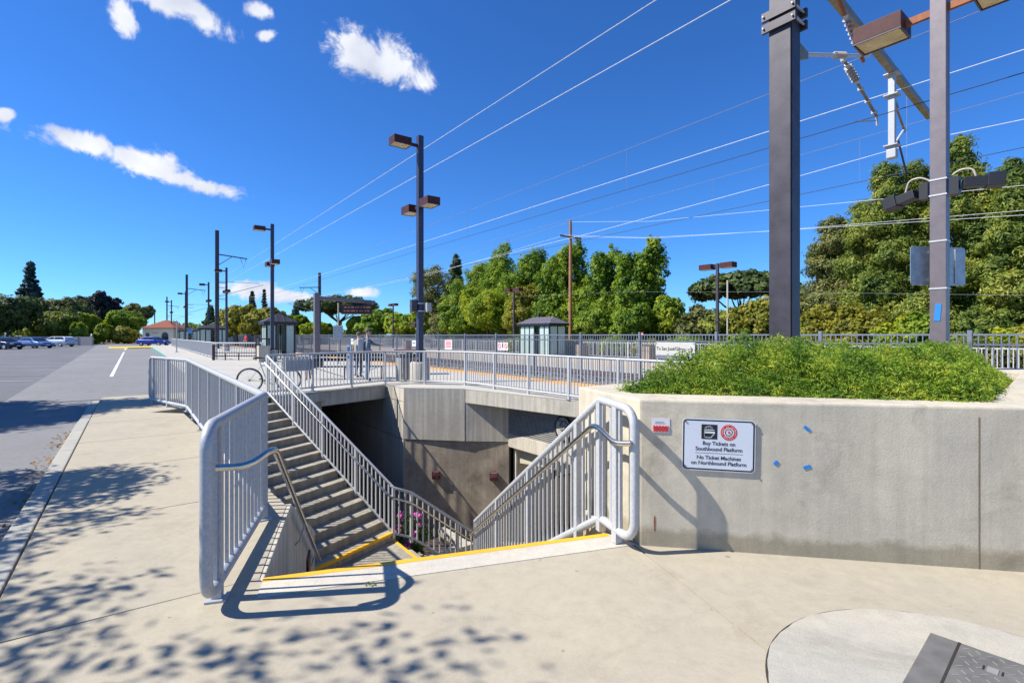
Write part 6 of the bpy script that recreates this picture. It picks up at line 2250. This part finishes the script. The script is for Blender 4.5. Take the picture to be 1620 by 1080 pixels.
# car park side
tpx('tall blue green conifer towering over the car park trees', 48, 0, 410, 58, 'spire', 'l_blue', z=125, name='conifer_tree', leaf=.40, dens=1.3)
for px_, py_, w_, m_, z_, kd, lab in ((12, 462, 90, 'l_dark', 84, 'broad', 'dark tree at the left edge of the car park'), (-40, 455, 90, 'l_dark', 84, 'broad', 'dark tree beyond the left picture edge'),
                                      (84, 468, 88, 'l_olive', 100, 'broad', 'wide yellow olive tree above the white car'), (86, 490, 70, 'l_pine', 92, 'broad', 'light green tree right behind the low fence'),
                                      (140, 462, 44, 'l_blue', 120, 'broad', 'blue grey rounded tree behind the lime one'), (172, 459, 44, 'l_purple', 118, 'broad', 'tall dark rounded tree in the middle of the left group'),
                                      (128, 460, 34, 'l_dark', 130, 'broad', 'dark treetop behind the blue grey tree'), (212, 474, 44, 'l_olive', 125, 'broad', 'grey brown tree left of the station roof'),
                                      (198, 485, 54, 'l_green', 104, 'broad', 'bright green tree left of the station house'), (138, 490, 40, 'l_lime', 102, 'broad', 'lime tree behind the white car'),
                                      (124, 505, 22, 'l_green', 90, 'shrub', 'small bright green conical shrub above the white car'), (196, 515, 40, 'l_gold', 98, 'shrub', 'orange yellow shrub left of the station wall'),
                                      (164, 508, 28, 'l_lime', 96, 'shrub', 'round lime shrub at the end of the road'), (60, 500, 50, 'l_lime', 110, 'broad', 'lime tree seen below the conifer')):
    tpx(lab, px_, 0, py_, w_, kd, m_, z=z_, leaf=.30, dens=1.1)
# street trees left of the picture whose shade falls on the pavement and car park
tree('street tree left of the picture shading the near pavement', (-8.3, .5, -.1), 'broad', 6.2, 6.4, M['l_green'], leaf=.05, dens=.8)
tree('street tree left of the picture shading the car park', (-16.6, 9.6, -.1), 'broad', 8.4, 5.6, M['l_green'], leaf=.11, dens=1.3)
tree('small street tree left of the picture between the two larger ones', (-8.3, 4.5, -.1), 'broad', 5.4, 3.2, M['l_green'], leaf=.05, dens=.5)
# far belt of greenery closing the horizon
fw = []
for i in range(46):
    px_ = -260 + i * 24
    z_ = 150 + 25 * math.sin(i * 1.7)
    q_ = at(px_, z_)
    fw.append((q_[0], q_[1], 1.6, 3.6, 3.0, 3.4 + .9 * math.sin(i * 2.3)))
tag(link('far_wood', crown_mesh(fw, 520, 34, 1.0, .45, M['l_olive'], .6, .4)), 'far belt of green trees along the horizon behind the car park and platform', 'wood', kind='stuff')
# oleander by the far flight
ol = thing('oleander', 'oleander with pink flowers behind the far stair rail', 'shrub', (-2.3, 11.55, -3.55))
link('leaves', crown_mesh([(0, 0, .55, .30, .30, .5), (.25, .1, .75, .25, .25, .35), (-.2, .1, .8, .2, .2, .35), (.1, -.1, .3, .3, .25, .3)], 40, 34, .13, .055, M['l_olean'], .28, .3), ol)
for i in range(9):
    a = i * .9
    obj('stem', MB().tube([(.05 * math.cos(a), .05 * math.sin(a), -.1), (.18 * math.cos(a), .18 * math.sin(a), .5), (.34 * math.cos(a), .30 * math.sin(a), 1.05)], .012, 5, radii=[.014, .010, .005]), M['bark'], ol)
for x, y, z in ((-.34, -.1, .78), (-.22, -.1, 1.08), (.12, -.05, 1.08), (.20, .02, 1.0), (.05, -.2, .62), (-.1, -.22, .42), (.0, -.22, .50), (.12, -.2, .72), (-.30, -.12, .70), (.18, -.2, .15), (-.05, -.25, .12), (.22, -.1, .85)):
    k = 22
    q = rng.normal(0, .038, (k, 3)) + np.array([x, y, z])
    vs, fs = leaf_quads(q, np.tile([-.3, -.8, .5], (k, 1)), np.full(k, .034), .75, .6)
    link('flower', np_mesh('flower', vs, fs, M['pink']), ol)
